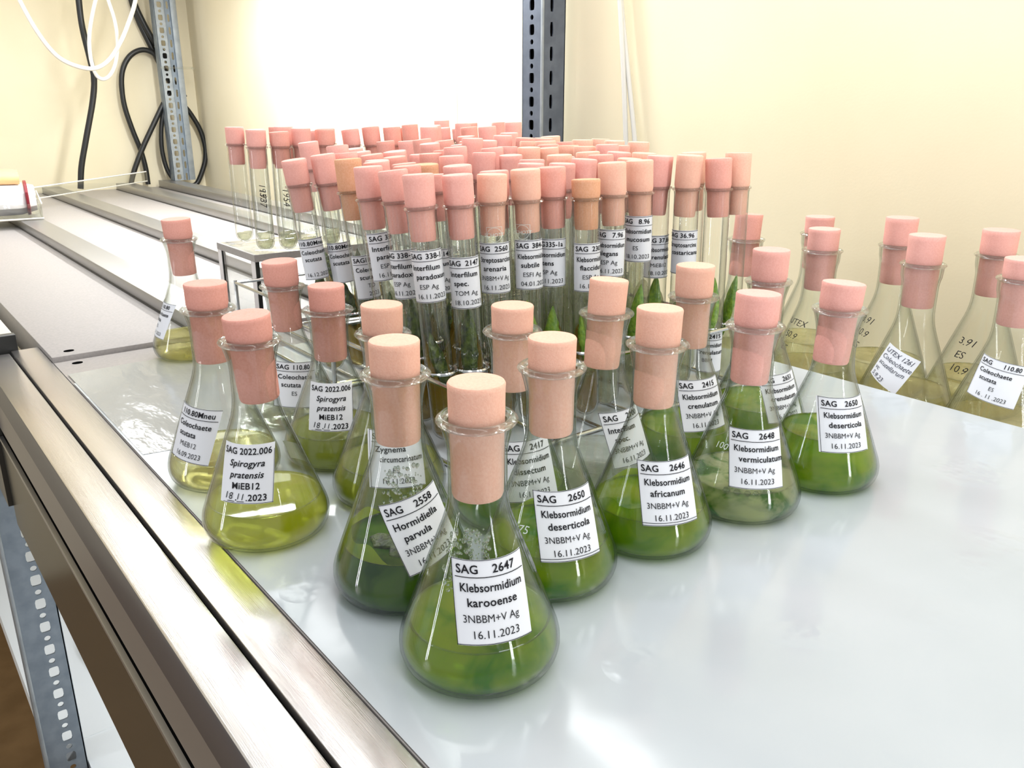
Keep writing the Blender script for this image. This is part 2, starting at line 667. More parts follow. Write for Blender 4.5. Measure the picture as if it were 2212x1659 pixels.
WX, WY = 0.785, 2.34
FZ = -1.0


def slab(name, x0, x1, y0, y1, z0, z1, mat, parent=None, b=0.0):
    v, f = box(x0, x1, y0, y1, z0, z1, b)
    return link(name, new_mesh(name, v, f, mat, smooth=b > 0), parent)


struct(slab('wall_back', WX, WX + 0.06, -2.2, WY + 0.06, FZ, 1.7, M['wall']))
struct(slab('wall_left', -2.0, WX, WY, WY + 0.06, FZ, 1.7, M['wall']))
struct(slab('floor', -2.0, WX + 0.06, -2.2, WY + 0.06, FZ - 0.05, FZ, M['floor']))

# ------------------------------------------------------------------ shelving unit
SH = thing('shelving_unit', 'metal shelving bay with aluminium front rails and slotted posts carrying the glassware', 'shelf', (0.4, 0.9, FZ))


def part(name, vf, mat, parent=SH, smooth=True):
    v, f = vf
    o = link(name, new_mesh(name, v, f, mat, smooth))
    if parent:
        o.parent = parent
        o.matrix_parent_inverse = Matrix.Translation(parent.location).inverted()
    return o


Y0, YJ = -0.45, 0.776
part('front_rail', box(0.0935, 0.1150, Y0, 0.835, -0.030, -0.0006, 0.0006), M['alu'])
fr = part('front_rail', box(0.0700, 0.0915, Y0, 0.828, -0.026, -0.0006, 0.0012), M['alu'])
fr.data.materials.append(M['rail_shade'])
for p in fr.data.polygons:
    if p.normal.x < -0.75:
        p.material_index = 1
part('rail_groove', box(0.0905, 0.0945, Y0, 0.828, -0.030, -0.006), M['void'])
part('rail_recess', box(0.0735, 0.1140, Y0, 0.828, -0.0655, -0.026), M['alu_dark'])
part('recess_gap', box(0.0744, 0.1140, Y0, 0.828, -0.0735, -0.0655), M['void'])
part('fascia_lip', box(0.0712, 0.1140, Y0, 0.828, -0.0770, -0.0735, 0.0005), M['alu_side'])
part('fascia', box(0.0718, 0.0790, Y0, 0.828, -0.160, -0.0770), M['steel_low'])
# next bay: its front bar with a black end cap
part('front_bar', box(0.0600, 0.0990, 0.848, WY - 0.01, -0.030, 0.0120, 0.001), M['board'])
part('end_cap', box(0.0590, 0.1000, 0.838, 0.848, -0.031, 0.0128, 0.001), M['black'])
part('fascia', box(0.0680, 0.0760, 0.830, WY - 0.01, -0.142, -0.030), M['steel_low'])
# plates of this bay and of the next one
part('shelf_plate', box(0.1155, 0.594, Y0, YJ - 0.004, -0.030, -0.0008, 0.0005), M['plate'])
part('shelf_plate', box(0.1155, 0.72, YJ, WY - 0.012, -0.030, 0.0030, 0.0008), M['plate'])
part('shelf_board', box(0.594, WX - 0.004, Y0, YJ, -0.060, -0.039), M['board'])
part('seam_strip', box(0.1160, 0.594, YJ - 0.0045, YJ + 0.0005, -0.02, -0.0040), M['alu_side'])
for x, y in ((0.1315, 0.790), (0.1315, 0.7605)):
    v, f = revolve([(0, 0.0004), (0.0042, 0.0004), (0.0042, -0.0002)], 18)
    zz = 0.0030 if y > YJ else -0.0008
    part('screw_hole', ([(a + x, b * 0.75 + y, c + zz) for a, b, c in v], f), M['void'])
for x0, x1, z1 in ((0.236, 0.272, 0.0175), (0.386, 0.424, 0.0180), (0.552, 0.590, 0.0185), (0.655, 0.695, 0.0210)):
    part('cross_rail', box(x0, x1, YJ + 0.004, WY - 0.03, 0.0030, z1, 0.0012), M['alu_side'])
    part('rail_shadow_strip', box(x0 - 0.0012, x0 + 0.001, YJ + 0.004, WY - 0.03, 0.0031, 0.0046), M['black'])  # black strip put in as the shade at the rail foot
part('lower_shelf', box(0.070, WX - 0.004, 0.975, WY - 0.02, -0.549, -0.5195), M['lower'])
part('lower_shelf', box(0.103, WX - 0.004, -0.6, WY - 0.02, -0.55, -0.52), M['lower'])


# posts of folded, perforated steel
def perforated(width, length, pitch, hole_w, hole_h, xc, small=True, small_r=0.0032, start=0.0, t=0.0018):
    """a flat strip in local x (0..width) and z (0..length), with a column of rectangular and round holes"""
    V, Fc = [], []

    def cell(x0, x1, z0, z1, hole):
        # outer rect + inner polygon with the same number of points
        n = 16
        cx_, cz_ = (x0 + x1) / 2, (z0 + z1) / 2
        outer, inner = [], []
        for k in range(n):
            a = 2 * pi * (k + 0.5) / n
            ca, sa = math.cos(a), math.sin(a)
            m = 1 / max(abs(ca) / ((x1 - x0) / 2), abs(sa) / ((z1 - z0) / 2))
            outer.append((cx_ + ca * m, cz_ + sa * m))
            if hole[0] == 'r':
                inner.append((cx_ + ca * hole[1], cz_ + sa * hole[1]))
            else:
                hw, hh = hole[1] / 2, hole[2] / 2
                p = 6.0
                q = (abs(ca / hw) ** p + abs(sa / hh) ** p) ** (-1 / p)
                inner.append((cx_ + ca * q, cz_ + sa * q))
        # exact corners on the outer ring
        b = len(V)
        V.extend([(a, 0, c) for a, c in outer])
        V.extend([(a, 0, c) for a, c in inner])
        for k in range(n):
            k2 = (k + 1) % n
            Fc.append((b + k, b + k2, b + n + k2, b + n + k))
        # fill outer corners
        for k, (sx, sz) in ((1, (1, 1)), (5, (-1, 1)), (9, (-1, -1)), (13, (1, -1))):
            V.append((x1 if sx > 0 else x0, 0, z1 if sz > 0 else z0))
            Fc.append((b + k, len(V) - 1, b + (k + 1) % n))
    cw = max(hole_w * 1.6, 0.014)
    xa, xb = xc - cw / 2, xc + cw / 2
    nrow = int(length / pitch)
    for i in range(nrow):
        z = start + i * pitch
        cell(xa, xb, z, z + pitch * 0.62, ('q', hole_w, hole_h))
        if small:
            cell(xa, xb, z + pitch * 0.62, z + pitch, ('r', small_r))
        else:
            b = len(V)
            V.extend([(xa, 0, z + pitch * 0.62), (xb, 0, z + pitch * 0.62), (xb, 0, z + pitch), (xa, 0, z + pitch)])
            Fc.append((b, b + 1, b + 2, b + 3))
    L = start + nrow * pitch
    for x0, x1 in ((0, xa), (xb, width)):
        if x1 - x0 > 1e-5:
            b = len(V)
            V.extend([(x0, 0, start), (x1, 0, start), (x1, 0, L), (x0, 0, L)])
            Fc.append((b, b + 1, b + 2, b + 3))
    # give the sheet its thickness
    n = len(V)
    edge = {}
    for f in Fc:
        for a, c in zip(f, f[1:] + f[:1]):
            edge[(a, c)] = 1
    V2 = V + [(x, t, z) for x, y, z in V]
    F2 = Fc + [tuple(i + n for i in reversed(f)) for f in Fc]
    for (a, c) in edge:
        if (c, a) not in edge:
            F2.append((c, a, a + n, c + n))
    return V2, F2


def place(vf, origin, ax, ay):
    """local x -> ax, local y -> ay, local z -> world z"""
    o = Vector(origin)
    ax, ay = Vector(ax), Vector(ay)
    V = [o + ax * x + ay * y + Vector((0, 0, z)) for x, y, z in vf[0]]
    return V, vf[1]


def post(corner, z0, z1, wa, wb, squares='x'):
    """angle post; flange A runs along +Y from the corner (faces -X), flange B along +X (faces -Y)"""
    X, Y = corner
    L = z1 - z0
    if squares == 'x':
        fa = perforated(wa, L, 0.0287, 0.0095, 0.0125, wa * 0.52)
        fb = perforated(wb, L, 0.0287, 0.0050, 0.0170, wb * 0.40, small=False)
    else:
        fa = perforated(wa, L, 0.0287, 0.0050, 0.0170, wa * 0.45, small=False)
        fb = perforated(wb, L, 0.0287, 0.0100, 0.0125, wb * 0.62)
    pm = M['galv_dark'] if squares == 'x' else M['galv']
    a = part('post', place(fa, (X, Y, z0), (0, 1, 0), (1, 0, 0)), pm, smooth=False)
    b = link('post_flange', new_mesh('post_flange', *place(fb, (X, Y, z0), (1, 0, 0), (0, 1, 0)), pm, smooth=False), a)
    if squares == 'x':
        link('post_dark_fill', new_mesh('post_dark_fill', *box(X + 0.005, X + wb - 0.003, Y + 0.005, Y + wa - 0.003, z0, z1), M['void']), a)  # added black fill so the holes look dark inside
    # folded edges
    rb = joinvf([box(X - 0.0012, X + 0.0022, Y - 0.0012, Y + 0.0022, z0, z1, 0.0008),
                 box(X, X + 0.0075, Y + wa - 0.002, Y + wa, z0, z1, 0.0006)])
    c = link('post_fold', new_mesh('post_fold', *rb, M['galv_light']), a)
    d = link('post_return', new_mesh('post_return', *box(X + wb - 0.002, X + wb + 0.0004, Y, Y + 0.012, z0, z1, 0.0006), M['galv_light']), a)
    return a


post((0.7300, 0.8730), -0.03, 0.95, 0.040, 0.038)
# the far corner post: holed strip, slotted groove and plain strip side by side
PX, PY, PZ, PL = 0.6810, 2.2600, 0.0215, 0.98
fa = place(perforated(0.024, PL, 0.0287, 0.0105, 0.0125, 0.0125), (PX, PY, PZ), (1, 0, 0), (0, 1, 0))
po = part('post', fa, M['galv_light'], smooth=False)
link('post_groove', new_mesh('post_groove', *place(perforated(0.015, PL, 0.0287, 0.0050, 0.0170, 0.0085, small=False), (PX + 0.024, PY + 0.004, PZ), (1, 0, 0), (0, 1, 0)), M['galv'], smooth=False), po)
link('post_flange', new_mesh('post_flange', *box(PX + 0.039, PX + 0.053, PY, PY + 0.002, PZ, PZ + PL, 0.0005), M['galv_light']), po)
link('post_return', new_mesh('post_return', *joinvf([box(PX - 0.0005, PX + 0.0015, PY, PY + 0.030, PZ, PZ + PL, 0.0005), box(PX + 0.0235, PX + 0.0250, PY, PY + 0.006, PZ, PZ + PL), box(PX + 0.038, PX + 0.0395, PY, PY + 0.006, PZ, PZ + PL)]), M['galv']), po)
post((0.0620, 0.9300), FZ, -0.10, 0.040, 0.040, squares='y')

# white plastic sheet lying over the plate, and the film at its left end, darker reflection put in as grey
nx, ny = 40, 60
sx0, sx1, sy0, sy1 = 0.1160, 0.594, -0.40, 0.700
V, Fc = [], []
for j in range(ny + 1):
    for i in range(nx + 1):
        x = sx0 + (sx1 - sx0) * i / nx
        y = sy0 + (sy1 - sy0) * j / ny
        V.append((x, y, 0.0))
n = len(V)
V += [(x, y, -0.0007) for x, y, z in V]
for j in range(ny):
    for i in range(nx):
        a = j * (nx + 1) + i
        Fc.append((a, a + 1, a + nx + 2, a + nx + 1))
Fc.append((0, nx, nx + n, n)); Fc.append((nx, n - 1, 2 * n - 1, nx + n))
tag(link('plastic_sheet', new_mesh('plastic_sheet', V, Fc, M['sheet'])), 'white glossy plastic sheet spread under the flasks', 'sheet')
rnd = random.Random(3)
V, Fc = [], []
nx, ny = 36, 12
for j in range(ny + 1):
    for i in range(nx + 1):
        x = 0.1175 + (0.236 + 0.02 * j / ny - 0.1175) * i / nx
        y = 0.52 - 0.02 * i / nx + (0.727 + 0.004 * i / nx - 0.52 + 0.02 * i / nx) * j / ny
        V.append((x, y, 0.0002 + 0.0001 * math.sin(x * 260 + y * 90) * math.sin(y * 340)))
for j in range(ny):
    for i in range(nx):
        a = j * (nx + 1) + i
        Fc.append((a, a + 1, a + nx + 2, a + nx + 1))
tag(link('plastic_film', new_mesh('plastic_film', V, Fc, M['film'])), 'wrinkled film at the far left end of the white sheet, darker reflection painted grey', 'film')

# ------------------------------------------------------------------ flasks
SMALL = dict(H=0.1009, R=0.0312, zr=0.0095, rc=0.0303, zc=0.0150, rn=0.0109, zs=0.0665, zn=0.092, rl=0.0145, t=0.0009)
SHORT = dict(SMALL, H=0.0935, zs=0.0615, zn=0.0850)
BIG = dict(H=0.1312, R=0.0385, zr=0.012, rc=0.0375, zc=0.0185, rn=0.0132, zs=0.0870, zn=0.119, rl=0.0162, t=0.0012)


def flask_outer(d):
    s = d['R'] / 0.0312
    pr = [(0.0, 0.0012), (0.018 * s, 0.0008), (0.0235 * s, 0.0), (0.0262 * s, 0.0004), (0.0288 * s, 0.0022 * s), (0.0304 * s, 0.0050 * s),
          (0.03110 * s, 0.0078 * s), (d['R'], d['zr']), (0.0310 * s, 0.0122 * s), (d['rc'], d['zc'])]
    # straight cone, then a smooth shoulder into the neck
    zs, rn = d['zs'], d['rn']
    sl = (d['rc'] - rn) / (zs - d['zc'])
    k = 0.007 * s
    pr += [(d['rc'] - sl * (z - d['zc']), z) for z in [d['zc'] + (zs - k - d['zc']) * i / 9 for i in range(1, 10)]]
    pr += [(rn + sl * k * 0.56, zs - k * 0.5), (rn + sl * k * 0.25, zs), (rn + sl * k * 0.06, zs + k * 0.55), (rn, zs + k * 1.1)]
    pr += [(rn, d['zn'] - 0.007), (rn + 0.0002, d['zn'] - 0.004), (rn + 0.0007, d['zn'] - 0.001), (rn + 0.0014, d['zn'] + 0.0018), (d['rl'] - 0.0012, d['H'] - 0.0036), (d['rl'] - 0.0008, d['H'] - 0.0026)]
    return pr


def prof_r(pr, z):
    best = None
    for (r0, z0), (r1, z1) in zip(pr[2:-1], pr[3:]):
        if z0 <= z <= z1 and z1 > z0:
            return r0 + (r1 - r0) * (z - z0) / (z1 - z0)
    return pr[-1][0] if z > pr[-1][1] else pr[3][0]


def flask_meshes(d, nm):
    out = flask_outer(d)
    t = d['t']
    inn = [(max(r - t * 1.0, 0) if i else 0.0, z + (t if i < 6 else 0.0)) for i, (r, z) in enumerate(out)]
    body = revolve(out, 48)
    wall = revolve(inn[::-1], 48)
    # the fire-polished lip: a solid ring of glass
    c = (d['rl'] - 0.0016, d['H'] - 0.0018)
    ring = revolve([(c[0] + (0.0016 + 0.0004 * math.cos(2 * a)) * math.cos(a), c[1] + 0.0017 * math.sin(a)) for a in [2 * pi * k / 14 for k in range(15)]], 56)
    # hand-blown unevenness of the cone, too small to see except in the highlights
    rw = random.Random(21)
    wob = []
    for (vx, vy, vz) in body[0]:
        r_ = math.hypot(vx, vy)
        if d['zc'] < vz < d['zs'] + 0.004 and r_ > 0:
            q = 1 + rw.uniform(-1, 1) * 0.000055 / r_
            wob.append((vx * q, vy * q, vz))
        else:
            wob.append((vx, vy, vz))
    body = (wob, body[1])
    glass = new_mesh(nm, *joinvf([body, wall, ring]), M['glass'])
    glass.materials.append(M['rim'])
    nf = len(body[1]) + len(wall[1])
    for p in list(glass.polygons)[nf:]:
        p.material_index = 1
    return glass, out, inn


KINDS = {}
for key, d in (('small', SMALL), ('short', SHORT), ('big', BIG)):
    KINDS[key] = (d,) + flask_meshes(d, 'flask_glass')


def stopper_mesh(r_in, r_out, depth, above, bulge=0.0):
    """foam plug; local z = 0 at the rim of the glass"""
    b = 0.0009
    pr = [(0, -depth), (r_in * 0.93, -depth), (r_in * 0.975, -depth + 0.0012), (r_in, -depth * 0.7), (r_in * 1.005, -0.004), (r_in * 1.03, -0.0030), ((r_in + r_out) / 2, -0.0008), (r_out * 0.978, 0.0016),
          (r_out * 0.982, above * 0.45), (r_out * 0.99, above * 0.8), (r_out, above - b), (r_out - b * 0.45, above - b * 0.25), (r_out - b * 1.3, above), (r_out * 0.5, above - 0.0002), (0, above - 0.0006)]
    return revolve(pr, 40)


FL_GROUP = 'stoppered Erlenmeyer flasks'


def make_flask(kind, x, y, z0, ztop, dia, level, liq, mat, label, labels=(), tilt=(0, 0), draw=None, ring=None, depth=None):
    d, glass, out, inn = KINDS[kind]
    t = thing('erlenmeyer_flask', label, 'flask', (x, y, z0), 0, FL_GROUP)
    link('flask_glass', glass, t)
    # liquid fills the inner profile up to the level
    lp = [(max(r - 0.0004, 0), z + 0.0002) for r, z in inn if z < level - 0.0006]
    rl = prof_r(out, level) - d['t'] * 1.0 - 0.0003
    lp += [(rl, level + 0.0005), (rl - 0.0007, level + 0.0001), (rl - 0.002, level - 0.0001), (0, level - 0.0001)]
    L = link('liquid', new_mesh('liquid', *revolve(lp, 40), LIQ[liq]), t)
    link('meniscus', new_mesh('meniscus', *revolve([(rl - 0.0004 + 0.0005 * math.cos(a), level + 0.0004 + 0.0004 * math.sin(a)) for a in [2 * pi * k / 6 for k in range(7)]], 48), M['rim']), L)
    above = ztop - z0 - d['H']
    rin = d['rn'] - d['t'] * 1.0 - 0.0002
    s = link('stopper', new_mesh('stopper', *stopper_mesh(rin, dia / 2 * 0.965, depth or (0.031 if kind != 'big' else 0.034), above), M[mat]), t, (0, 0, d['H']))
    s.rotation_euler = (0, 0, random.uniform(0, 6))
    if tilt != (0, 0):
        s.rotation_euler = (math.radians(tilt[0]), math.radians(tilt[1]), 0)
    ph0 = math.atan2(-y, -x)
    for (rel, z, w, h, pr, rot, paper, ink) in labels:
        wrap(t, lambda q: prof_r(out, q), z, ph0 + math.radians(rel), w, h, pr, math.radians(rot), paper, ink, name='label')
    if ring:
        # film of algae dried on the glass above the liquid
        rr = lambda q: prof_r(out, q) - d['t'] * 1.0 - 0.00025
        zz0, zz1 = level + 0.0006, level + ring
        V, Fc = [], []
        sg = 72
        for k in range(sg):
            a = 2 * pi * k / sg
            top = zz0 + (zz1 - zz0) * (0.45 + 0.35 * math.sin(a * 2 + x * 90) + 0.2 * math.sin(a * 7 + y * 70))
            V += [(rr(zz0) * math.cos(a), rr(zz0) * math.sin(a), zz0), (rr(top) * math.cos(a), rr(top) * math.sin(a), max(top, zz0 + 0.0003))]
        for k in range(sg):
            k2 = (k + 1) % sg
            Fc.append((2 * k, 2 * k2, 2 * k2 + 1, 2 * k + 1))
        link('algae_film', new_mesh('algae_film', V, Fc, LIQ['midgreen']), t)
    return t, L


def droplets(t, kind, rels, zs, count, seed):
    """beads of condensation on the inner wall"""
    d, glass, out, inn = KINDS[kind]
    r_ = random.Random(seed)
    ph0 = math.atan2(-t.location.y, -t.location.x)
    parts = []
    for _ in range(count):
        z = r_.uniform(*zs)
        ph = ph0 + math.radians(r_.uniform(*rels))
        r = prof_r(out, z) - d['t'] - 0.0001
        q = r_.uniform(0.0003, 0.0010)
        v, f = revolve([(0, -q), (q * 0.75, -q * 0.6), (q, 0), (q * 0.7, q * 0.65), (0, q)], 7)
        c = Vector((r * math.cos(ph), r * math.sin(ph), z))
        st = r_.uniform(1.0, 1.8)
        parts.append(([c + Vector((a, b, e * st)) for a, b, e in v], f))
    o = link('condensation', new_mesh('condensation', *joinvf(parts), M['rim']), t)
    o['kind'] = 'stuff'


LW, LH = 0.0285, 0.0300
K = 'Klebsormidium'
MED = '3NBBM+V Ag'
DT = '16.11.2023'


def sag(num, names, med=MED, date=DT, w=LW, h=LH, **kw):
    return sag_print(w, h, num, names, med, date, **kw)


f1, _ = make_flask('small', 0.1638, 0.2300, 0, 0.1134, 0.0216, 0.0195, 'green', 'peach',
           'frontmost conical flask of green culture, white tag numbered 2647 karooense',
           [(13.4, 0.0377, LW, LH, sag('2647', [K, 'karooense']), 0, True, 'ink')])
droplets(f1, 'small', (-48, 18), (0.040, 0.062), 150, 3)
f2, _ = make_flask('small', 0.1680, 0.2935, 0, 0.1140, 0.0220, 0.0235, 'dark', 'peach',
           'conical flask of dark green culture with crooked tag 2558 Hormidiella, left of the frontmost flask',
           [(24, 0.0369, LW, LH, sag('2558', ['Hormidiella', 'parvula']), 15, True, 'ink')], ring=0.012)
vv, ff = [], []
for j in range(7):
    for k in range(20):
        a = 2 * pi * k / 20
        rr_ = 0.0135 * math.sin(pi * (j + 0.3) / 7.2) * (0.8 + 0.25 * math.sin(3 * a + 1) + 0.12 * math.sin(7 * a))
        vv.append((-0.004 + rr_ * math.cos(a), -0.004 + rr_ * math.sin(a), 0.0215 + 0.0042 * j / 6 + 0.0006 * math.sin(5 * a + j)))
for j in range(6):
    for k in range(20):
        ff.append((j * 20 + k, j * 20 + (k + 1) % 20, j * 20 + 20 + (k + 1) % 20, j * 20 + 20 + k))
ff.append(tuple(range(120, 140)))
link('algae_clump', new_mesh('algae_clump', vv, ff, M['algae_dark']), f2)
droplets(f2, 'small', (-30, 40), (0.046, 0.062), 90, 5)
make_flask('small', 0.2254, 0.2609, 0, 0.1126, 0.0216, 0.0215, 'green', 'peach',
           'green culture flask tagged 2650 deserticola directly behind the frontmost flask',
           [(22, 0.0352, LW, LH, sag('2650', [K, 'deserticola'], bottom2=True), 0, True, 'ink'),
            (-26, 0.0330, 0.01, 0.006, hand_print(['75'], 0.0052, 0.006, -0.003, -0.002), 0, False, 'etch')], ring=0.010)
make_flask('small', 0.2879, 0.2582, 0, 0.1166, 0.0223, 0.0200, 'green', 'peach',
           'green culture flask with white tag 2646 africanum, third from front in the right-hand row',
           [(23.9, 0.0335, LW, LH, sag('2646', [K, 'africanum'], bottom2=True), 0, True, 'ink')], tilt=(0, 1.5), ring=0.008)
f5, _ = make_flask('small', 0.3529, 0.2519, 0, 0.1160, 0.0231, 0.0180, 'fleck', 'pink',
           'flask of pale flecked culture with green dregs, white tag 2648 vermiculatum',
           [(18.1, 0.0352, LW, LH, sag('2648', [K, 'vermiculatum']), -1, True, 'ink'),
            (-28, 0.0400, 0.01, 0.006, hand_print(['100'], 0.0048, 0.006, -0.004, -0.002), 0, False, 'etch')], tilt=(0, 2.0))
p5 = math.atan2(-0.2519, -0.3529)
for k, rel in enumerate((-14, -3, 8, 17)):
    a = p5 + math.radians(rel)
    q = 0.0021 - 0.0002 * k
    link('bubble', new_mesh('bubble', *revolve([(0, -q), (q * 0.7, -q * 0.7), (q, 0), (q * 0.7, q * 0.7), (0, q)], 14), M['rim']), f5, (0.0272 * math.cos(a), 0.0272 * math.sin(a), 0.0186))
make_flask('small', 0.4185, 0.2455, 0, 0.1141, 0.0237, 0.0300, 'midgreen', 'pink',
           'rightmost flask on the white sheet, green culture, tag 2650 deserticola with a wide left margin',
           [(28.6, 0.0394, LW + 0.001, LH, sag('2650', [K, 'deserticola'], w=LW - 0.001), 0, True, 'ink')], tilt=(1.0, 4.0))
f7, _ = make_flask('small', 0.1406, 0.3816, 0, 0.1120, 0.0232, 0.0190, 'lime', 'rose',
                   'yellow-green flask tagged Spirogyra pratensis standing against the metal front rail',
                   [(-22, 0.0394, 0.0265, 0.028, spiro_print(0.0265, 0.028), 0, True, 'ink'),
                    (128, 0.0340, 0.0150, 0.0120, hand_print(['ES'], 0.006, 0.007, -0.004, -0.002), 0, True, 'pen')], tilt=(0, -4))
make_flask('small', 0.1476, 0.4590, 0, 0.1137, 0.0236, 0.0170, 'pale', 'rose',
           'pale yellow flask with tag 110.80Mneu turned to the left, behind the yellow-green Spirogyra flask',
           [(-43, 0.0335, LW, LH, sag_print(LW, LH, '110.80Mneu', ['Coleochaete', 'scutata'], 'MiEB12', '16.09.2023'), -6, True, 'ink')])
make_flask('short', 0.2119, 0.4455, 0, 0.1065, 0.0217, 0.0200, 'olive', 'rose',
           'olive green Spirogyra pratensis flask standing in the second row beside the tube rack',
           [(-6, 0.0385, 0.0265, 0.028, spiro_print(0.0265, 0.028), -2, True, 'ink')])
make_flask('short', 0.2194, 0.5268, 0, 0.1085, 0.0238, 0.0180, 'clear', 'rose',
           'flask of clear medium with faint threads, in front of the clear riser stand',
           [(8, 0.0300, LW, LH, sag('110.80', ['Coleochaete', 'scutata'], 'ES', None), -8, True, 'ink')], tilt=(0, -3))
make_flask('small', 0.2160, 0.7250, 0, 0.1161, 0.0240, 0.0175, 'pale', 'rose',
           'lone small flask of pale yellow medium at the far left, near the sheet seam',
           [(-75, 0.0343, LW, LH, sag('110.80', ['Coleochaete', 'scutata'], 'ES', DT), -4, True, 'ink'),
            (20, 0.032, 0.01, 0.006, hand_print(['50 ml'], 0.0045, 0.006, -0.004, -0.002), 0, False, 'etch')], tilt=(0, -3))
make_flask('short', 0.2105, 0.3790, 0, 0.1075, 0.0226, 0.0210, 'olive', 'peach',
           'olive flask tagged Zygnema half hidden behind the dark green culture flask',
           [(10.5, 0.0300, LW + 0.002, LH, sag('698-1b', ['Zygnema', 'circumcarinatum'], 'ES', DT), -4, True, 'ink')])
make_flask('small', 0.2495, 0.3190, 0, 0.1124, 0.0218, 0.0195, 'midgreen', 'peach',
           'half hidden flask tagged 2417 dissectum, behind the second 2650 flask from the front',
           [(24, 0.0335, LW, LH, sag('2417', [K, 'dissectum']), 0, True, 'ink')])
make_flask('small', 0.3125, 0.3178, 0, 0.1175, 0.0215, 0.0170, 'clear', 'peach',
           'nearly colourless flask with tag of Interfilum, behind the 2646 africanum flask',
           [(41, 0.0352, LW, LH, sag('2100', ['Interfilum', 'spec.']), 4, True, 'ink')], tilt=(0, 4.5))
make_flask('small', 0.3807, 0.3158, 0, 0.1178, 0.0231, 0.0210, 'midgreen', 'peach',
           'green flask with tag 2415 crenulatum in the second row, behind 2646 and 2648',
           [(27.7, 0.0394, LW, LH, sag('2415', [K, 'crenulatum']), 3, True, 'ink')])
make_flask('small', 0.4530, 0.3165, 0, 0.1195, 0.0237, 0.0200, 'midgreen', 'pink',
           'flask with tag 2651 mostly hidden behind the 2648 vermiculatum flask',
           [(40.1, 0.0293, LW, LH, sag('2651', [K, 'crenulatum']), 4, True, 'ink')])
# larger flasks standing behind the sheet against the wall
hw1 = hand_print(['3.91', '10.9', 'ES'], 0.0085, 0.0115, -0.009, 0.009, slope=-0.10)
make_flask('big', 0.6340, 0.4705, -0.039, 0.1131, 0.0250, 0.030, 'straw', 'rose',
           'larger flask by the wall seen just right of the test tubes', tilt=(0, 4))
make_flask('big', 0.7149, 0.4502, -0.039, 0.1067, 0.0270, 0.030, 'straw', 'pink',
           'larger flask against the wall whose stopper peeks over the one before it')
make_flask('big', 0.6340, 0.3940, -0.039, 0.1085, 0.0262, 0.032, 'straw', 'pink',
           'larger flask with black pen writing, between flasks 2648 and 2650 at the wall side',
           [(-35, 0.060, 0.02, 0.02, hand_print(['UTEX', '50.9', 'ES'], 0.0075, 0.0115, -0.012, 0.009, slope=-0.08), 0, False, 'ink')])
make_flask('big', 0.7077, 0.3680, -0.039, 0.1145, 0.0272, 0.030, 'straw', 'pink',
           'larger wall-side flask penned 3.91 10.9 ES, behind the one with the paper note',
           [(-45, 0.0548, 0.02, 0.02, hw1, 0, False, 'ink')])
make_flask('big', 0.6365, 0.3099, -0.039, 0.1127, 0.0268, 0.032, 'straw', 'pink',
           'larger flask with a slanted handwritten paper note, beyond the edge of the white sheet',
           [(-25, 0.0519, 0.0290, 0.0290, hand_print(['UTEX 1261', 'Coleochaete', 'scutellarum', '    vc', '5.9.23'], 0.0052, 0.0054, -0.0125, 0.0085, slope=0.0), -22, True, 'pen')])
make_flask('big', 0.7221, 0.2935, -0.039, 0.1110, 0.0280, 0.030, 'straw', 'pink',
           'larger wall-side flask penned 3.91 ES 10.9 near the right picture edge',
           [(-19, 0.0504, 0.02, 0.02, hand_print(['3.91', 'ES', '10.9'], 0.0085, 0.0115, -0.010, 0.009, slope=-0.12), 0, False, 'ink')])
make_flask('big', 0.6340, 0.2385, -0.039, 0.1050, 0.0275, 0.030, 'straw', 'pink',
           'larger flask cut by the right picture edge, printed tag 110.80 Coleochaete scutata',
           [(-10, 0.0600, 0.034, 0.0300, sag_print(0.034, 0.030, '110.80', ['Coleochaete', 'scutata'], 'ES', '16 . 11 .2023'), -9, True, 'ink')])

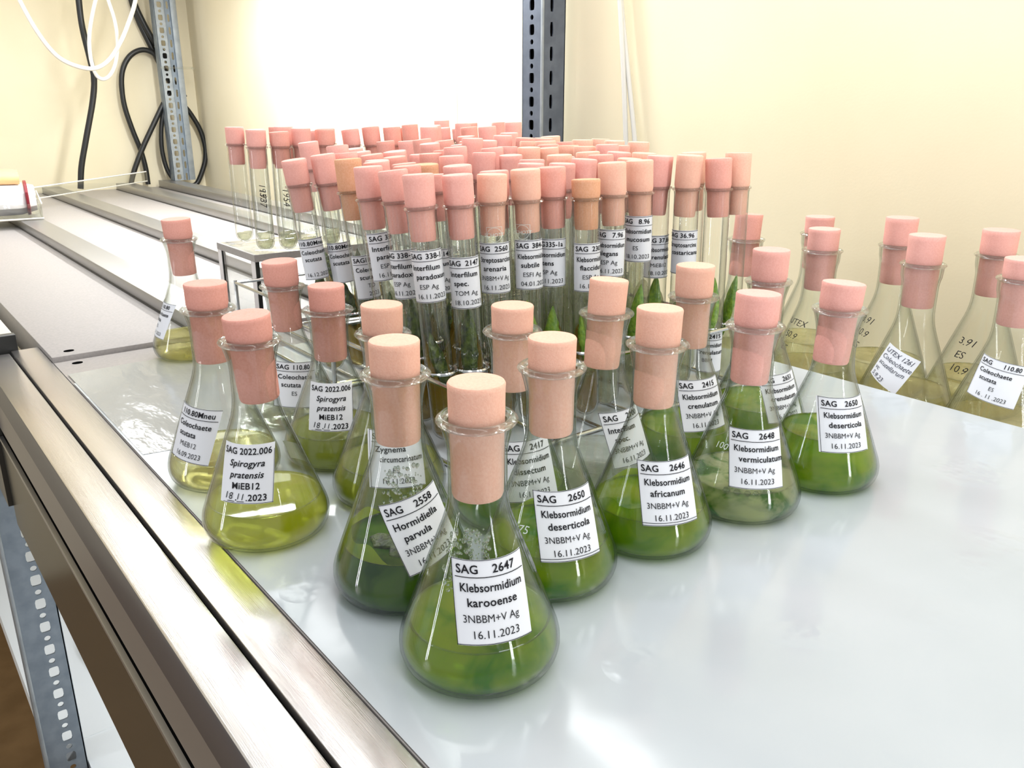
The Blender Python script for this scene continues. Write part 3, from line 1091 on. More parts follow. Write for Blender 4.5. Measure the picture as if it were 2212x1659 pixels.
# ------------------------------------------------------------------ test tubes
TUBES = [
(0,0.3227,0.8603,0.1840,'B'),(1,0.3384,0.8456,0.1820,'B'),(2,0.3173,0.7932,0.1829,'B'),(3,0.3376,0.7861,0.1809,'B'),
(4,0.3583,0.8375,0.1836,'B'),(5,0.3539,0.8136,0.1845,'B'),(6,0.3591,0.7863,0.1837,'B'),(7,0.3977,0.8455,0.1796,'C'),
(8,0.4038,0.8237,0.1822,'B'),(9,0.3834,0.7863,0.1816,'B'),(10,0.4324,0.8271,0.1812,'C'),(11,0.3468,0.7458,0.1730,'A'),
(12,0.2703,0.6080,0.1673,'A'),(13,0.2905,0.6007,0.1700,'A'),(14,0.2773,0.5378,0.1707,'A'),(15,0.2662,0.4900,0.1682,'A'),
(16,0.3338,0.6635,0.1725,'A'),(17,0.3114,0.6058,0.1706,'A'),(18,0.3572,0.6806,0.1690,'A'),(19,0.3459,0.6458,0.1685,'A'),
(20,0.3449,0.6243,0.1673,'A'),(21,0.4523,0.8191,0.1829,'C'),(22,0.4695,0.8061,0.1825,'C'),(23,0.5170,0.8474,0.1842,'C'),
(24,0.5089,0.8673,0.1802,'C'),(25,0.4774,0.7473,0.1844,'C'),(26,0.5063,0.7838,0.1840,'C'),(27,0.5847,0.8854,0.1876,'C'),
(28,0.5521,0.8347,0.1802,'C'),(29,0.5985,0.8674,0.1783,'C'),(30,0.4414,0.7708,0.1700,'A'),(31,0.4850,0.7913,0.1668,'A'),
(32,0.4592,0.7588,0.1707,'A'),(33,0.4518,0.7164,0.1741,'A'),(34,0.4332,0.6753,0.1719,'A'),(35,0.4670,0.7013,0.1723,'A'),
(36,0.4843,0.6884,0.1723,'A'),(37,0.3851,0.6549,0.1677,'A'),(38,0.3671,0.6274,0.1685,'A'),(39,0.4024,0.6054,0.1695,'A'),
(40,0.3819,0.6118,0.1665,'A'),(41,0.3744,0.5841,0.1683,'A'),(42,0.3502,0.5981,0.1666,'A'),(43,0.3584,0.5316,0.1695,'A'),
(44,0.3877,0.5672,0.1735,'A'),(45,0.3244,0.5811,0.1660,'A'),(46,0.3012,0.5395,0.1673,'A'),(47,0.3381,0.5634,0.1637,'A'),
(48,0.2959,0.4905,0.1678,'A'),(49,0.3369,0.5326,0.1643,'A'),(50,0.2692,0.4621,0.1671,'A'),(51,0.2633,0.4251,0.1672,'A'),
(52,0.3175,0.4926,0.1605,'A'),(53,0.3125,0.4555,0.1690,'A'),(54,0.2854,0.4167,0.1666,'A'),(55,0.5645,0.8122,0.1849,'C'),
(56,0.6428,0.9087,0.1828,'C'),(57,0.5477,0.7751,0.1819,'C'),(58,0.5119,0.7298,0.1752,'A'),(59,0.4361,0.6161,0.1779,'A'),
(60,0.4450,0.6417,0.1719,'A'),(61,0.5236,0.7094,0.1844,'C'),(62,0.6535,0.8631,0.1845,'C'),(63,0.5796,0.7402,0.1877,'C'),
(64,0.5483,0.7068,0.1778,'A'),(65,0.5144,0.6745,0.1771,'A'),(66,0.4649,0.6337,0.1752,'A'),(67,0.5288,0.6585,0.1747,'A'),
(68,0.4262,0.5706,0.1715,'A'),(69,0.4745,0.6144,0.1701,'A'),(70,0.4009,0.5493,0.1699,'A'),(71,0.4195,0.5385,0.1679,'A'),
(72,0.4950,0.6082,0.1741,'A'),(73,0.3096,0.4165,0.1658,'A'),(74,0.3270,0.4365,0.1657,'A'),(75,0.3334,0.4130,0.1676,'A'),
(76,0.5387,0.6288,0.1770,'A'),(77,0.5174,0.6177,0.1757,'A'),(78,0.4960,0.5867,0.1751,'A'),(79,0.5317,0.6017,0.1734,'A'),
(80,0.5219,0.5683,0.1762,'A'),(81,0.5852,0.6123,0.1737,'A'),(82,0.5668,0.5748,0.1736,'A'),(83,0.5464,0.5250,0.1751,'A'),
(84,0.4845,0.5686,0.1729,'A'),(85,0.4870,0.5472,0.1732,'A'),(86,0.4852,0.5258,0.1725,'A'),(87,0.4922,0.5055,0.1748,'A'),
(88,0.5192,0.5209,0.1729,'A'),(89,0.4621,0.5427,0.1715,'A'),(90,0.4580,0.4907,0.1712,'A'),(91,0.4382,0.4561,0.1713,'A'),
(92,0.4733,0.4756,0.1706,'A'),(93,0.4791,0.4549,0.1706,'A'),(94,0.4146,0.4743,0.1710,'A'),(95,0.4382,0.4992,0.1684,'A'),
(96,0.4584,0.4486,0.1683,'A'),(97,0.4170,0.4526,0.1685,'A'),(98,0.3946,0.4822,0.1675,'A'),(99,0.4406,0.5425,0.1725,'A'),
(100,0.3780,0.4636,0.1665,'A'),(101,0.3955,0.4511,0.1671,'A'),(102,0.3578,0.4168,0.1675,'A'),(103,0.3708,0.3993,0.1605,'A'),
(104,0.3973,0.4023,0.1695,'A'),(105,0.4266,0.4066,0.1702,'A'),(106,0.4619,0.4230,0.1707,'A'),(107,0.4705,0.4033,0.1717,'A'),
(108,0.4861,0.3885,0.1704,'A'),(109,0.5009,0.4240,0.1715,'A'),(110,0.5076,0.3892,0.1733,'A')]


def tube_mesh(L):
    R = 0.0088
    out = [(0, 0)] + [(R * math.sin(a), R * (1 - math.cos(a))) for a in (0.3, 0.6, 0.95, 1.3, pi / 2)]
    out += [(R, L * 0.5), (R, L - 0.0045), (R + 0.0003, L - 0.0024)]
    body = revolve(out, 28)
    ring = revolve([(R + 0.0004 + 0.0012 * math.cos(a), L - 0.0011 + 0.0011 * math.sin(a)) for a in [2 * pi * k / 10 for k in range(11)]], 32)
    me = new_mesh('tube_glass', *joinvf([body, ring]), M['tube_glass'])
    me.materials.append(M['rim'])
    for p in list(me.polygons)[len(body[1]):]:
        p.material_index = 1
    return me


def slant_mesh(h0, h1, mat, nm):
    """agar slant: round bottom, tilted top"""
    R = 0.0076
    sg = 22
    V, Fc = [(0, 0, 0.0012)], []
    rows = []
    for a in (0.5, 1.0, pi / 2):
        rows.append((R * math.sin(a), 0.0088 - R * math.cos(a)))
    for r, z in rows:
        V += [(r * math.cos(2 * pi * k / sg), r * math.sin(2 * pi * k / sg), z) for k in range(sg)]
    V += [(R * math.cos(2 * pi * k / sg), R * math.sin(2 * pi * k / sg), h0 + (h1 - h0) * (0.5 + 0.5 * math.cos(2 * pi * k / sg))) for k in range(sg)]
    V.append((0, 0, (h0 + h1) / 2 - 0.001))
    for k in range(sg):
        Fc.append((0, 1 + (k + 1) % sg, 1 + k))
    for j in range(3):
        for k in range(sg):
            a, b = 1 + j * sg, 1 + (j + 1) * sg
            Fc.append((a + k, a + (k + 1) % sg, b + (k + 1) % sg, b + k))
    b = 1 + 3 * sg
    for k in range(sg):
        Fc.append((b + k, b + (k + 1) % sg, len(V) - 1))
    return new_mesh(nm, V, Fc, mat)


def lump_mesh(h0, h1, mat, seed):
    """crust of algae growing on the slant"""
    r_ = random.Random(seed)
    R = 0.0066
    V, Fc = [], []
    nu, nv = 14, 10
    for j in range(nv + 1):
        v = j / nv
        for i in range(nu):
            a = 2 * pi * i / nu
            wd = math.sin(pi * min(1, v * 0.9 + 0.08)) ** 0.6
            x = R * (-0.75 + 1.55 * v)
            zc = h0 + (h1 - h0) * v
            yy = R * 0.92 * math.sqrt(max(0.02, 1 - min(1, (x / R)) ** 2 * 0.9)) * wd
            V.append((x - 0.0006 + 0.0036 * math.sin(a) * wd, yy * math.cos(a) * r_.uniform(0.75, 1.0), zc + 0.0042 * math.sin(a) * wd * r_.uniform(0.5, 1.3)))
    for j in range(nv):
        for i in range(nu):
            i2 = (i + 1) % nu
            Fc.append((j * nu + i, j * nu + i2, (j + 1) * nu + i2, (j + 1) * nu + i))
    Fc.append(tuple(range(nu))[::-1])
    Fc.append(tuple(nv * nu + i for i in range(nu)))
    return new_mesh('algae', V, Fc, mat)


TUBE_LEN = {'A': 0.1455, 'B': 0.0975, 'C': 0.1455}
TUBE_BASE = {'A': 0.0045, 'B': 0.0705, 'C': 0.0200}
TUBE_LEN['D'], TUBE_BASE['D'] = 0.1610, 0.0045
tube_me = {k: tube_mesh(TUBE_LEN[k]) for k in ('A', 'B', 'C', 'D')}
TUBES = [(i, x, y, z, 'D' if k == 'C' and not (y > 0.77 and (0.37 < x < 0.44 or 0.535 < x < 0.607 or 0.64 < x)) else k) for i, x, y, z, k in TUBES]
AGAR = [slant_mesh(0.034, 0.062, M['agar'], 'agar'), slant_mesh(0.030, 0.070, M['agar_pale'], 'agar')]
ALG = [lump_mesh(0.034, 0.068, M['algae_dark'], 1), lump_mesh(0.036, 0.082, M['algae_dark'], 2), lump_mesh(0.034, 0.072, M['algae'], 3), lump_mesh(0.036, 0.080, M['algae'], 4)]
BLOB = slant_mesh(0.0088, 0.0105, M['agar_pale'], 'agar')
U = Vector((math.cos(YAW), -math.sin(YAW), 0))      # towards picture right

TLAB = {  # index: (z of label centre, tag, what the description says, turn in degrees)
    12: (0.090, ('110.80Mneu', ['Coleochaete', 'scutata'], '', '16.12.2022'), 'tag 110.80Mneu dated 2022, leftmost tagged tube of the crowded rack', 12),
    13: (0.086, ('110.80Mneu', ['Coleochaete', 'scutata'], '', ''), 'tag 110.80Mneu, second tagged tube from the left end', 10),
    14: (0.086, ('110.80M', ['Coleochaete', 'scutata'], 'TD', '2023'), 'tan stopper and tag 110.80M, third tagged tube from the left end', 30),
    15: (0.108, ('338-1', ['Interfilum', 'paradoxum'], 'ESP Ag', DT), 'tag starting Interfilum parad, fourth tagged tube from the left end', 40),
    50: (0.1005, ('338-1', ['Interfilum', 'paradoxum'], 'ESP Ag', DT), 'tag 338-1 half covered by its right neighbour', -20),
    51: (0.1055, ('338-1', ['Interfilum', 'paradoxum'], 'ESP Ag', DT), 'tag 338-1 Interfilum paradoxum fully readable at the front corner', 5),
    54: (0.1000, ('2147', ['Interfilum', 'spec.'], 'TOM Ag', '18.10.2023'), 'tag 2147 Interfilum spec., nearest to the camera', 10),
    52: (0.0920, ('2146', ['Interfilum', 'spec.'], 'TOM Ag', '18.10.2023'), 'low stopper squeezed behind tubes 338-1 and 2147', 0),
    73: (0.1060, ('2560', ['Streptosarcina', 'arenaria'], MED, DT), 'tag 2560 Streptosarcina arenaria', 5),
    75: (0.1060, ('384-1', [K, 'subtile'], 'ESFI Ag', '04.01.2023'), 'tag Klebsormidium subtile', 25),
    102: (0.1040, ('335-1a', [K, 'nitens'], 'ESP Ag', DT), 'tag 335-1a Klebsormidium nitens', -8),
    103: (0.1020, ('2307', [K, 'flaccidum'], 'ESP Ag', DT), 'orange-tan low stopper and tag Klebsormidium flaccidum', 30),
    104: (0.1080, ('7.96', [K, 'elegans'], 'ESP Ag', DT), 'tag 7.96 Klebsormidium elegans', 0),
    105: (0.1140, ('8.96', [K, 'mucosum'], 'ES', '18.10.2023'), 'tag 8.96 Klebsormidium mucosum', -5),
    106: (0.0960, ('37.86', [K, 'crenulatum'], 'MiEB12', '18.10.2023'), 'tag Klebsormidium crenulatum dated 18.10', 25),
    107: (0.1010, ('36.96', ['Streptosarcina', 'costaricana'], '', ''), 'tag 36.96 on the front right of the crowded rack', -10),
    108: (0.0280, ('2415', [K, 'crenulatum'], 'BBM', ''), 'bare glass upper half, rightmost of the front row of tubes', 0),
}
PLACE_B = {0: 'far left corner of', 1: 'second from the left on', 2: 'third from the left on', 3: 'front tube with dark pen marks on',
           4: 'partly hidden behind the left three on', 5: 'middle of the back on', 6: 'centre front of', 8: 'right rear of', 9: 'right front of'}
# tubes without a readable tag are told apart by the tagged tube they stand behind and how far back they are
def pxof(x, y):
    return 1106 + F_PX * (x * math.cos(YAW) - y * math.sin(YAW)) / (x * math.sin(YAW) + y * math.cos(YAW))


SHORTN = {12: 'leftmost tagged', 13: 'second tagged', 14: 'tan-stoppered left-end', 15: 'fourth tagged', 50: 'half covered paradoxum', 51: 'readable paradoxum', 54: 'Interfilum spec.',
          73: 'Streptosarcina arenaria', 75: 'subtile', 102: 'nitens', 103: 'tan-stoppered flaccidum', 104: 'elegans', 105: 'mucosum', 106: 'crenulatum', 107: 'front-right last tagged'}
ORD = ['first', 'second', 'third', 'fourth', 'fifth', 'sixth', 'seventh', 'eighth', 'ninth', 'tenth', 'eleventh', 'twelfth', 'thirteenth', 'fourteenth', 'fifteenth', 'sixteenth', 'seventeenth', 'eighteenth']
cols = {}
for (i, x, y, zt, kind) in TUBES:
    if kind == 'B' or i in TLAB or i in (10, 109, 110):
        continue
    c = min(SHORTN, key=lambda q: abs(pxof(TUBES[q][1], TUBES[q][2]) - pxof(x, y)))
    cols.setdefault(c, []).append((x * math.sin(YAW) + y * math.cos(YAW), i))
CROWD = {}
for c, lst in cols.items():
    for k, (_, i) in enumerate(sorted(lst)):
        CROWD[i] = '%s crowd tube back behind the %s tube, pink stopper' % (ORD[k], SHORTN[c])
stop_cache = {}
tops = {}
rt = random.Random(11)
RACK_PTS = []
tube_objs = {}
for (i, x, y, zt, kind) in TUBES:
    L = TUBE_LEN[kind]
    zb = TUBE_BASE[kind]
    px = 1106 + F_PX * (x * math.cos(YAW) - y * math.sin(YAW)) / (x * math.sin(YAW) + y * math.cos(YAW))
    if kind == 'B':
        lean = 0.0
    else:
        lean = math.radians(max(0.8, min(7.5, 7.5 - (px - 640) * 0.0128)))
        lean += math.radians(rt.uniform(-0.7, 0.7))
        if i in (105, 106, 107, 108, 109, 110):
            lean = math.radians(1.0)
    side = math.radians(rt.uniform(-0.8, 0.8))
    lip_z = zb + L * math.cos(lean)
    ax = Vector((-math.sin(lean) * U.x, -math.sin(lean) * U.y, math.cos(lean)))
    above = max(0.007, (zt - lip_z))
    ztop_len = L + above
    base = Vector((x, y, 0)) - ax * ztop_len
    base.z = zb
    m = 'tan' if i in (14, 49, 103) else ('peach' if (x - y) > -0.13 and rt.random() < 0.6 else ('pink' if rt.random() < 0.65 else 'rose'))
    if kind == 'B':
        m = 'rose' if rt.random() < 0.6 else 'pink'
    if i in TLAB:
        lab = 'pink-stoppered test tube with ' + TLAB[i][2] if i not in (14, 52, 103, 108) else 'test tube with ' + TLAB[i][2]
        grp = 'test tubes of the crowded rack'
    elif kind == 'B':
        lab = 'short pink-stoppered test tube, %s the clear riser stand' % PLACE_B[i]
        grp = 'short tubes on the riser stand'
    else:
        lab = CROWD.get(i, '')
        grp = 'test tubes inside the crowd'
    if i == 109:
        lab, grp = 'pink-stoppered test tube just behind the 36.96 tube at the right end of the rack', 'test tubes of the crowded rack'
    if i == 110:
        lab, grp = 'outermost pink-stoppered test tube at the right rear corner of the front row', 'test tubes of the crowded rack'
    if i == 10:
        lab = 'single pink-stoppered test tube standing apart between two groups at the back'
    t = thing('test_tube', lab, 'test tube', base, 0, grp)
    t.rotation_mode = 'QUATERNION'
    spin = rt.uniform(0, 6.28)
    qa = Vector((0, 0, 1)).rotation_difference(ax)
    t.rotation_quaternion = qa
    tube_objs[i] = t
    g = link('tube_glass', tube_me[kind], t)
    key = (round(above, 3), m)
    if key not in stop_cache:
        stop_cache[key] = new_mesh('stopper', *stopper_mesh(0.0076, 0.0092, 0.020, key[0]), M[m])
    s = link('stopper', stop_cache[key], t, (0, 0, L))
    s.rotation_euler = (rt.uniform(-0.05, 0.05), rt.uniform(-0.05, 0.05), 0)
    front = i in TLAB or i in (109, 110, 11, 16, 17, 18, 48, 53, 74)
    spin = math.atan2(-y, -x) + pi + rt.uniform(-0.9, 0.9)
    if kind == 'B':
        a = link('agar', BLOB, t)
    elif front:
        a = link('agar', AGAR[0 if px < 1280 else 1], t, rot=(0, 0, spin))
        al = link('algae', ALG[(0 if rt.random() < 0.5 else 1) if px < 1120 else (2 if rt.random() < 0.5 else 3)], t, rot=(0, 0, spin))
    elif y < 0.62:
        a = link('agar', AGAR[1], t, rot=(0, 0, spin))
    if i in TLAB:
        zc, (num, names, med, date), _, turn = TLAB[i]
        pr = sag_print(0.0265, 0.0310, num, names, med, date, border=False)
        pr.rule(-0.0128, 0.0150, 0.0128, 0.0150)
        pr.rule(-0.0128, -0.0150, 0.0128, -0.0150)
        wrap(t, lambda q: 0.0088, zc, math.atan2(-y, -x) + math.radians(turn), 0.0265, 0.0310, pr, 0, True, 'ink', nu=20, nv=3)
    if i in (1, 2, 3, 6):
        pr = hand_print(['1937' if i != 3 else '1954'], 0.0085, 0.01, -0.010, -0.003)
        pr.V = [(v, -u) for u, v in pr.V]
        wrap(t, lambda q: 0.0088, 0.048, math.atan2(-y, -x) + 0.2, 0.01, 0.02, pr, 0, False, 'ink')
    if i == 6:
        pass
    if i in (73, 75):
        pe = Print()
        pe.text('SCHOTT', 0, -0.0011, 0.0030, align='C')
        for k in range(28):
            a0, a1 = 2 * pi * k / 28, 2 * pi * (k + 1) / 28
            pe.rule(0.0042 * math.cos(a0), 0.0042 * math.sin(a0), 0.0042 * math.cos(a1), 0.0042 * math.sin(a1), 0.0002)
        for a0, b0, a1, b1 in ((-1, -1, 1, -1), (1, -1, 1, 1), (1, 1, -1, 1), (-1, 1, -1, -1)):
            pe.rule(0.0046 * a0, 0.0046 * b0, 0.0046 * a1, 0.0046 * b1, 0.0002)
        wrap(t, lambda q: 0.0088, 0.1265, math.atan2(-y, -x) + (0.05 if i == 73 else -0.35), 0.01, 0.01, pe, 0, False, 'etch', lettername='etched_mark')
    if i == 12:
        pe = Print()
        pe.text('DURAN', 0, 0, 0.0036, align='C')
        wrap(t, lambda q: 0.0088, 0.1105, math.atan2(-y, -x) + 0.35, 0.01, 0.01, pe, 0, False, 'etch', lettername='etched_mark')
    RACK_PTS.append((i, kind, base, ax, px))

# paper strip with faint pencilled text inside the riser-stand row
t6 = tube_objs[6]
wrap(t6, lambda q: 0.0088, 0.052, math.atan2(-0.786, -0.359) - 0.3, 0.016, 0.034, hand_print(['Coleo', 'chaete', 'scut', 'pe', '3.9.23'], 0.0045, 0.0062, -0.006, 0.011), 0, True, 'pen')

# ------------------------------------------------------------------ racks
def wire(parent, name, pts, r=0.0014, closed=False, seg=8, mat='chrome'):
    v, f = tube_path(pts, r, seg, closed)
    o = link(name, new_mesh(name, v, f, M[mat]), parent)
    o.matrix_parent_inverse = Matrix.Translation(parent.location).inverted()
    return o


def rack(label, x0, x1, y0, y1, z0, levels, ids):
    t = thing('wire_tube_rack', label, 'tube rack', ((x0 + x1) / 2, (y0 + y1) / 2, z0), 0, 'wire tube racks')
    for (x, y) in ((x0, y0), (x1, y0), (x1, y1), (x0, y1)):
        wire(t, 'upright', [(x, y, z0), (x, y, levels[-1] + 0.002)], 0.0018)
    for z in levels + [z0 + 0.0018]:
        for a, b in (((x0, y0), (x1, y0)), ((x1, y0), (x1, y1)), ((x1, y1), (x0, y1)), ((x0, y1), (x0, y0))):
            wire(t, 'frame_wire', [(*a, z), (*b, z)], 0.0015)
    for k in range(1, 7):
        xx = x0 + (x1 - x0) * k / 7
        wire(t, 'floor_wire', [(xx, y0, z0 + 0.0018), (xx, y1, z0 + 0.0018)], 0.0013)
    for (i, kind, base, ax, px) in RACK_PTS:
        if i in ids:
            for z in levels:
                c = base + ax * ((z - base.z) / ax.z)
                wire(t, 'ring', [(c.x + 0.0105 * math.cos(a), c.y + 0.0105 * math.sin(a), z + 0.0002 * (i % 3)) for a in [2 * pi * k / 20 for k in range(20)]], 0.0011, True, 6)
    return t


rack('chrome wire tube rack holding the tagged front tubes behind the flasks', 0.2560, 0.5200, 0.3760, 0.5600, 0.0, [0.050],
     [50, 51, 54, 73, 75, 102, 103, 104, 105, 106, 107, 108, 109, 110, 15, 14, 48, 53])
rack('second chrome wire tube rack at the left rear, holding the 110.80 tagged tubes', 0.2720, 0.4100, 0.5680, 0.7600, 0.0, [0.050], [12, 13, 17, 20])
rack('third chrome wire tube rack deep in the crowd of tubes by the wall', 0.4180, 0.5850, 0.5680, 0.7600, 0.0, [0.050], [])

# clear riser stand with aluminium edges at the left, with the short tubes on it
x0, x1, y0, y1, zt = 0.2990, 0.4280, 0.7770, 0.8760, 0.0690
RS = thing('riser_stand', 'clear acrylic riser stand with grey top edge carrying the short tubes', 'stand', ((x0 + x1) / 2, (y0 + y1) / 2, 0.003))


def rpart(name, vf, mat):
    o = link(name, new_mesh(name, *vf, mat), RS)
    o.matrix_parent_inverse = Matrix.Translation(RS.location).inverted()
    return o


rpart('top_plate', box(x0, x1, y0, y1, zt - 0.002, zt + 0.0010, 0.0004), M['acrylic'])
rpart('top_edge', joinvf([box(x0 - 0.0006, x0 + 0.0018, y0 - 0.0006, y1 + 0.0006, zt - 0.0055, zt + 0.0012), box(x0, x1, y0 - 0.0008, y0 + 0.0012, zt - 0.0055, zt + 0.0012)]), M['plate'])
for xx, yy in ((x0, y0), (x0, y1 - 0.010), (x1 - 0.004, y0), (x1 - 0.004, y1 - 0.010)):
    zb_ = 0.0032 if yy >= YJ else 0.0
    l = rpart('leg', box(xx, xx + 0.003, yy, yy + 0.011, zb_, zt - 0.0055), M['wrap'])
    rpart('leg_edge', box(xx - 0.0003, xx + 0.0033, yy - 0.0016, yy, zb_, zt - 0.0055), M['black'])
rpart('side_panel', box(x0 + 0.0004, x0 + 0.0024, y0 + 0.012, y1 - 0.010, 0.0035, zt - 0.0056), M['acrylic'])
rpart('front_panel', box(x0 + 0.004, x1 - 0.005, y0 + 0.0004, y0 + 0.0024, 0.0035, zt - 0.0056), M['acrylic'])

# ------------------------------------------------------------------ cables
def cable(name, label, pts, r, mat, n=8):
    v, f = tube_path(catmull(pts, n), r, 10)
    return tag(link(name, new_mesh(name, v, f, M[mat])), label, 'cable')


def ypath(pts, Y, dy=0.0):
    return [on_y(px, py, Y + dy * k / max(1, len(pts) - 1)) for k, (px, py) in enumerate(pts)]


RB = 0.0066
cable('power_cable', 'leftmost black cable hanging in a shallow wave in front of the left wall',
      ypath([(166, -60), (170, 0), (178, 60), (195, 130), (203, 170), (200, 220), (186, 300), (176, 360), (174, 408)], 2.18), RB, 'black')
cable('power_cable', 'black cable looping out to the left of the rear corner post',
      ypath([(400, 210), (352, 146), (332, 116), (305, 108), (278, 124), (263, 162), (267, 220), (284, 275), (304, 325), (315, 365), (320, 398)], 2.315), RB * 0.95, 'black')
cable('power_cable', 'black cable running down from the top edge to behind the corner post, upper strand',
      ypath([(280, -50), (288, 0), (306, 42), (328, 82), (350, 112), (390, 165)], 2.315), RB * 1.1, 'black')
cable('power_cable', 'black cable running down from the top edge to behind the corner post, lower strand',
      ypath([(276, -50), (284, 0), (300, 46), (318, 84), (335, 118), (352, 150), (375, 190)], 2.325), RB * 1.1, 'black')
cable('power_cable', 'black cable crossing in front of the loop, falling left from the corner post',
      ypath([(372, 190), (356, 218), (332, 268), (308, 320), (292, 362), (285, 388), (283, 408)], 2.288), RB * 0.95, 'black')
cable('power_cable', 'thin black cable bowing left at the foot of the corner post',
      ypath([(362, 215), (352, 245), (348, 290), (351, 330), (362, 368), (382, 397)], 2.295), RB * 0.85, 'black')
cable('power_cable', 'black cable running straight down along the left edge of the corner post',
      ypath([(352, 210), (360, 260), (366, 310), (374, 360), (381, 398)], 2.32), RB * 0.6, 'black')
cable('power_cable', 'black cable bulging out to the right of the corner post',
      ypath([(395, 225), (412, 246), (432, 280), (443, 318), (442, 352), (428, 392), (415, 402)], 2.31), RB * 0.95, 'black')
cable('power_cable', 'short piece of dark cable at the left picture edge above the tray',
      ypath([(-40, 350), (0, 404), (14, 421)], 1.95), RB, 'black')
cable('thin_cable', 'white cable sagging in a wide curve across the upper left corner',
      ypath([(20, -50), (42, 0), (80, 68), (120, 118), (160, 141), (203, 148), (235, 130), (262, 88), (283, 35), (293, 0), (300, -40)], 2.10), 0.0045, 'white_cable')
cable('thin_cable', 'white cable hanging in a narrow loop beside the leftmost black cable',
      ypath([(222, -40), (234, 0), (248, 45), (254, 90), (250, 135), (238, 162), (222, 171), (207, 160), (196, 125), (193, 80), (200, 30), (212, -20)], 2.14), 0.0042, 'white_cable')
cable('thin_cable', 'thin grey wire hanging straight down the bright wall',
      [on_x(px, py, 0.755) for px, py in ((983, -40), (984, 60), (986, 160), (988, 300), (989, 380))], 0.0016, 'grey_cable')
cable('thin_cable', 'left of two pale cables hanging on the wall right of the slotted post',
      [on_x(px, py, 0.770) for px, py in ((1336, -40), (1341, 40), (1346, 140), (1350, 240), (1353, 340), (1355, 420))], 0.0030, 'grey_cable')
cable('thin_cable', 'right of two pale cables hanging on the wall, slanting outwards',
      [on_x(px, py, 0.775) for px, py in ((1338, -40), (1344, 30), (1352, 110), (1361, 200), (1371, 300), (1380, 420))], 0.0030, 'grey_cable')
v, f = joinvf([tube_path([on_y(348, 146, 2.252), on_y(420, 147, 2.252)], 0.0028, 8), tube_path([on_y(414, 146, 2.252), on_y(418, 150, 2.252)], 0.003, 8)])
tag(link('cable_tie', new_mesh('cable_tie', v, f, M['acrylic'])), 'clear cable tie strapped around the rear corner post', 'cable tie')

# clear acrylic strip leaning near the left wall
A, B = on_z(66, 431, 0.0225), on_z(318, 391, 0.030)
up = Vector((0, 0, 0.022))
th = Vector((0.0, -0.004, 0))
pts = [A, B, B + up, A + up]
V = [p for p in pts] + [p + th for p in pts]
Fc = [(0, 1, 2, 3), (7, 6, 5, 4), (0, 4, 5, 1), (1, 5, 6, 2), (2, 6, 7, 3), (3, 7, 4, 0)]
AS = tag(link('acrylic_strip', new_mesh('acrylic_strip', V, Fc, M['acrylic'], smooth=False)), 'clear acrylic strip leaning across the far rails by the left wall', 'strip')
ev, ef = joinvf([tube_path([A + up, B + up], 0.0016, 6), tube_path([A, B], 0.0014, 6)])
link('strip_edge', new_mesh('strip_edge', ev, ef, M['white_cable']), AS)

# tray with wrapped pack at the left edge
c0 = on_z(90, 470, 0.020)
TR = thing('acrylic_tray', 'clear acrylic tray cut by the left picture edge', 'tray', (c0.x - 0.06, c0.y, 0.0185), 0)
TR.rotation_euler = (0, 0, math.radians(-8))


def local(name, vf, mat, parent, smooth=True):
    return link(name, new_mesh(name, *vf, mat, smooth), parent)


local('tray_base', box(-0.20, 0.062, 0.0, 0.26, 0.0, 0.003, 0.0008), M['acrylic'], TR)
local('tray_front', box(-0.20, 0.062, 0.0, 0.003, 0.003, 0.026, 0.0008), M['acrylic'], TR)
local('tray_side', box(0.059, 0.062, 0.003, 0.26, 0.003, 0.026, 0.0008), M['acrylic'], TR)
local('tray_edge', joinvf([tube_path([(-0.20, -0.0008, 0.0012), (0.063, -0.0008, 0.0012)], 0.0016, 6), tube_path([(0.0628, 0, 0.026), (0.0628, 0.26, 0.026)], 0.0012, 6)]), M['white_cable'], TR)
PK = thing('wrapped_pack', 'white plastic-wrapped pack with dark red band and pale orange sticks, in the clear tray', 'pack', TR.location + Vector((0, 0, 0.0032)), 0)
PK.rotation_euler = TR.rotation_euler


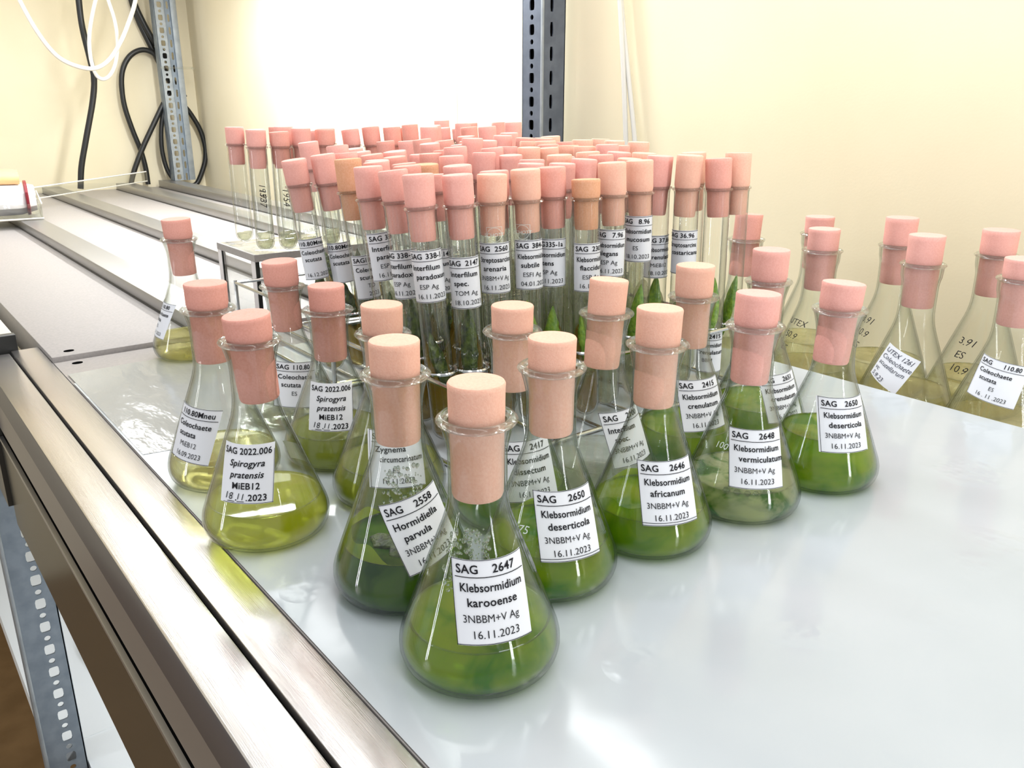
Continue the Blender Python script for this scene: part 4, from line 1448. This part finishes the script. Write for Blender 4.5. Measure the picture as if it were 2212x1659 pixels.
def cushion(x0, x1, y0, y1, z0, z1, n=10, sg=14):
    V, Fc = [], []
    for i in range(n + 1):
        u = i / n
        e = (1 - abs(2 * u - 1) ** 6) ** 0.35 * 0.25 + 0.75
        for k in range(sg):
            a = 2 * pi * k / sg
            ca, sa = math.cos(a), math.sin(a)
            q = (abs(ca) ** 3 + abs(sa) ** 3) ** (-1 / 3)
            V.append((x0 + (x1 - x0) * u, (y0 + y1) / 2 + (y1 - y0) / 2 * ca * q * e, z0 + (z1 - z0) * (0.5 + 0.5 * sa * q * e)))
    for i in range(n):
        for k in range(sg):
            k2 = (k + 1) % sg
            Fc.append((i * sg + k, i * sg + k2, (i + 1) * sg + k2, (i + 1) * sg + k))
    Fc.append(tuple(range(sg))[::-1])
    Fc.append(tuple(n * sg + k for k in range(sg)))
    return V, Fc


local('wrapper', cushion(-0.19, 0.056, 0.006, 0.115, 0.0, 0.056), M['wrap'], PK)
local('red_band', cushion(0.040, 0.046, 0.0050, 0.1160, -0.0002, 0.0572), M['red'], PK)
for k in range(9):
    v, f = tube_path([(-0.17, 0.030 + 0.021 * k * 0.9, 0.064 + 0.003 * (k % 2)), (0.036 - 0.005 * (k % 3), 0.030 + 0.021 * k * 0.9, 0.062)], 0.0085, 10)
    local('foam_stick', (v, f), M['orange'], PK)
v, f = revolve([(0, 0.0006), (0.006, 0.0006), (0.006, 0)], 20)
local('green_mark', ([(-0.025 + a, 0.0056 - c, 0.018 + b) for a, b, c in v], f), M['green_dot'], PK)

# lower shelf: crumpled clear bag seen through the gap below the front rail
p = on_z(215, 1420, -0.52)
rb = random.Random(5)
V, Fc = [], []
for j in range(9):
    for i in range(18):
        a = 2 * pi * i / 18
        r = 0.012 + 0.05 * math.sin(pi * (j + 0.5) / 9)
        V.append((p.x + 0.05 + r * 0.9 * math.cos(a) * rb.uniform(0.8, 1.1), p.y + r * 1.5 * math.sin(a) * rb.uniform(0.8, 1.1), -0.519 + 0.05 * j / 8 * rb.uniform(0.8, 1.1)))
for j in range(8):
    for i in range(18):
        i2 = (i + 1) % 18
        Fc.append((j * 18 + i, j * 18 + i2, (j + 1) * 18 + i2, (j + 1) * 18 + i))
tag(link('plastic_bag', new_mesh('plastic_bag', V, Fc, M['acrylic'])), 'crumpled clear plastic bag on the lower shelf', 'bag')
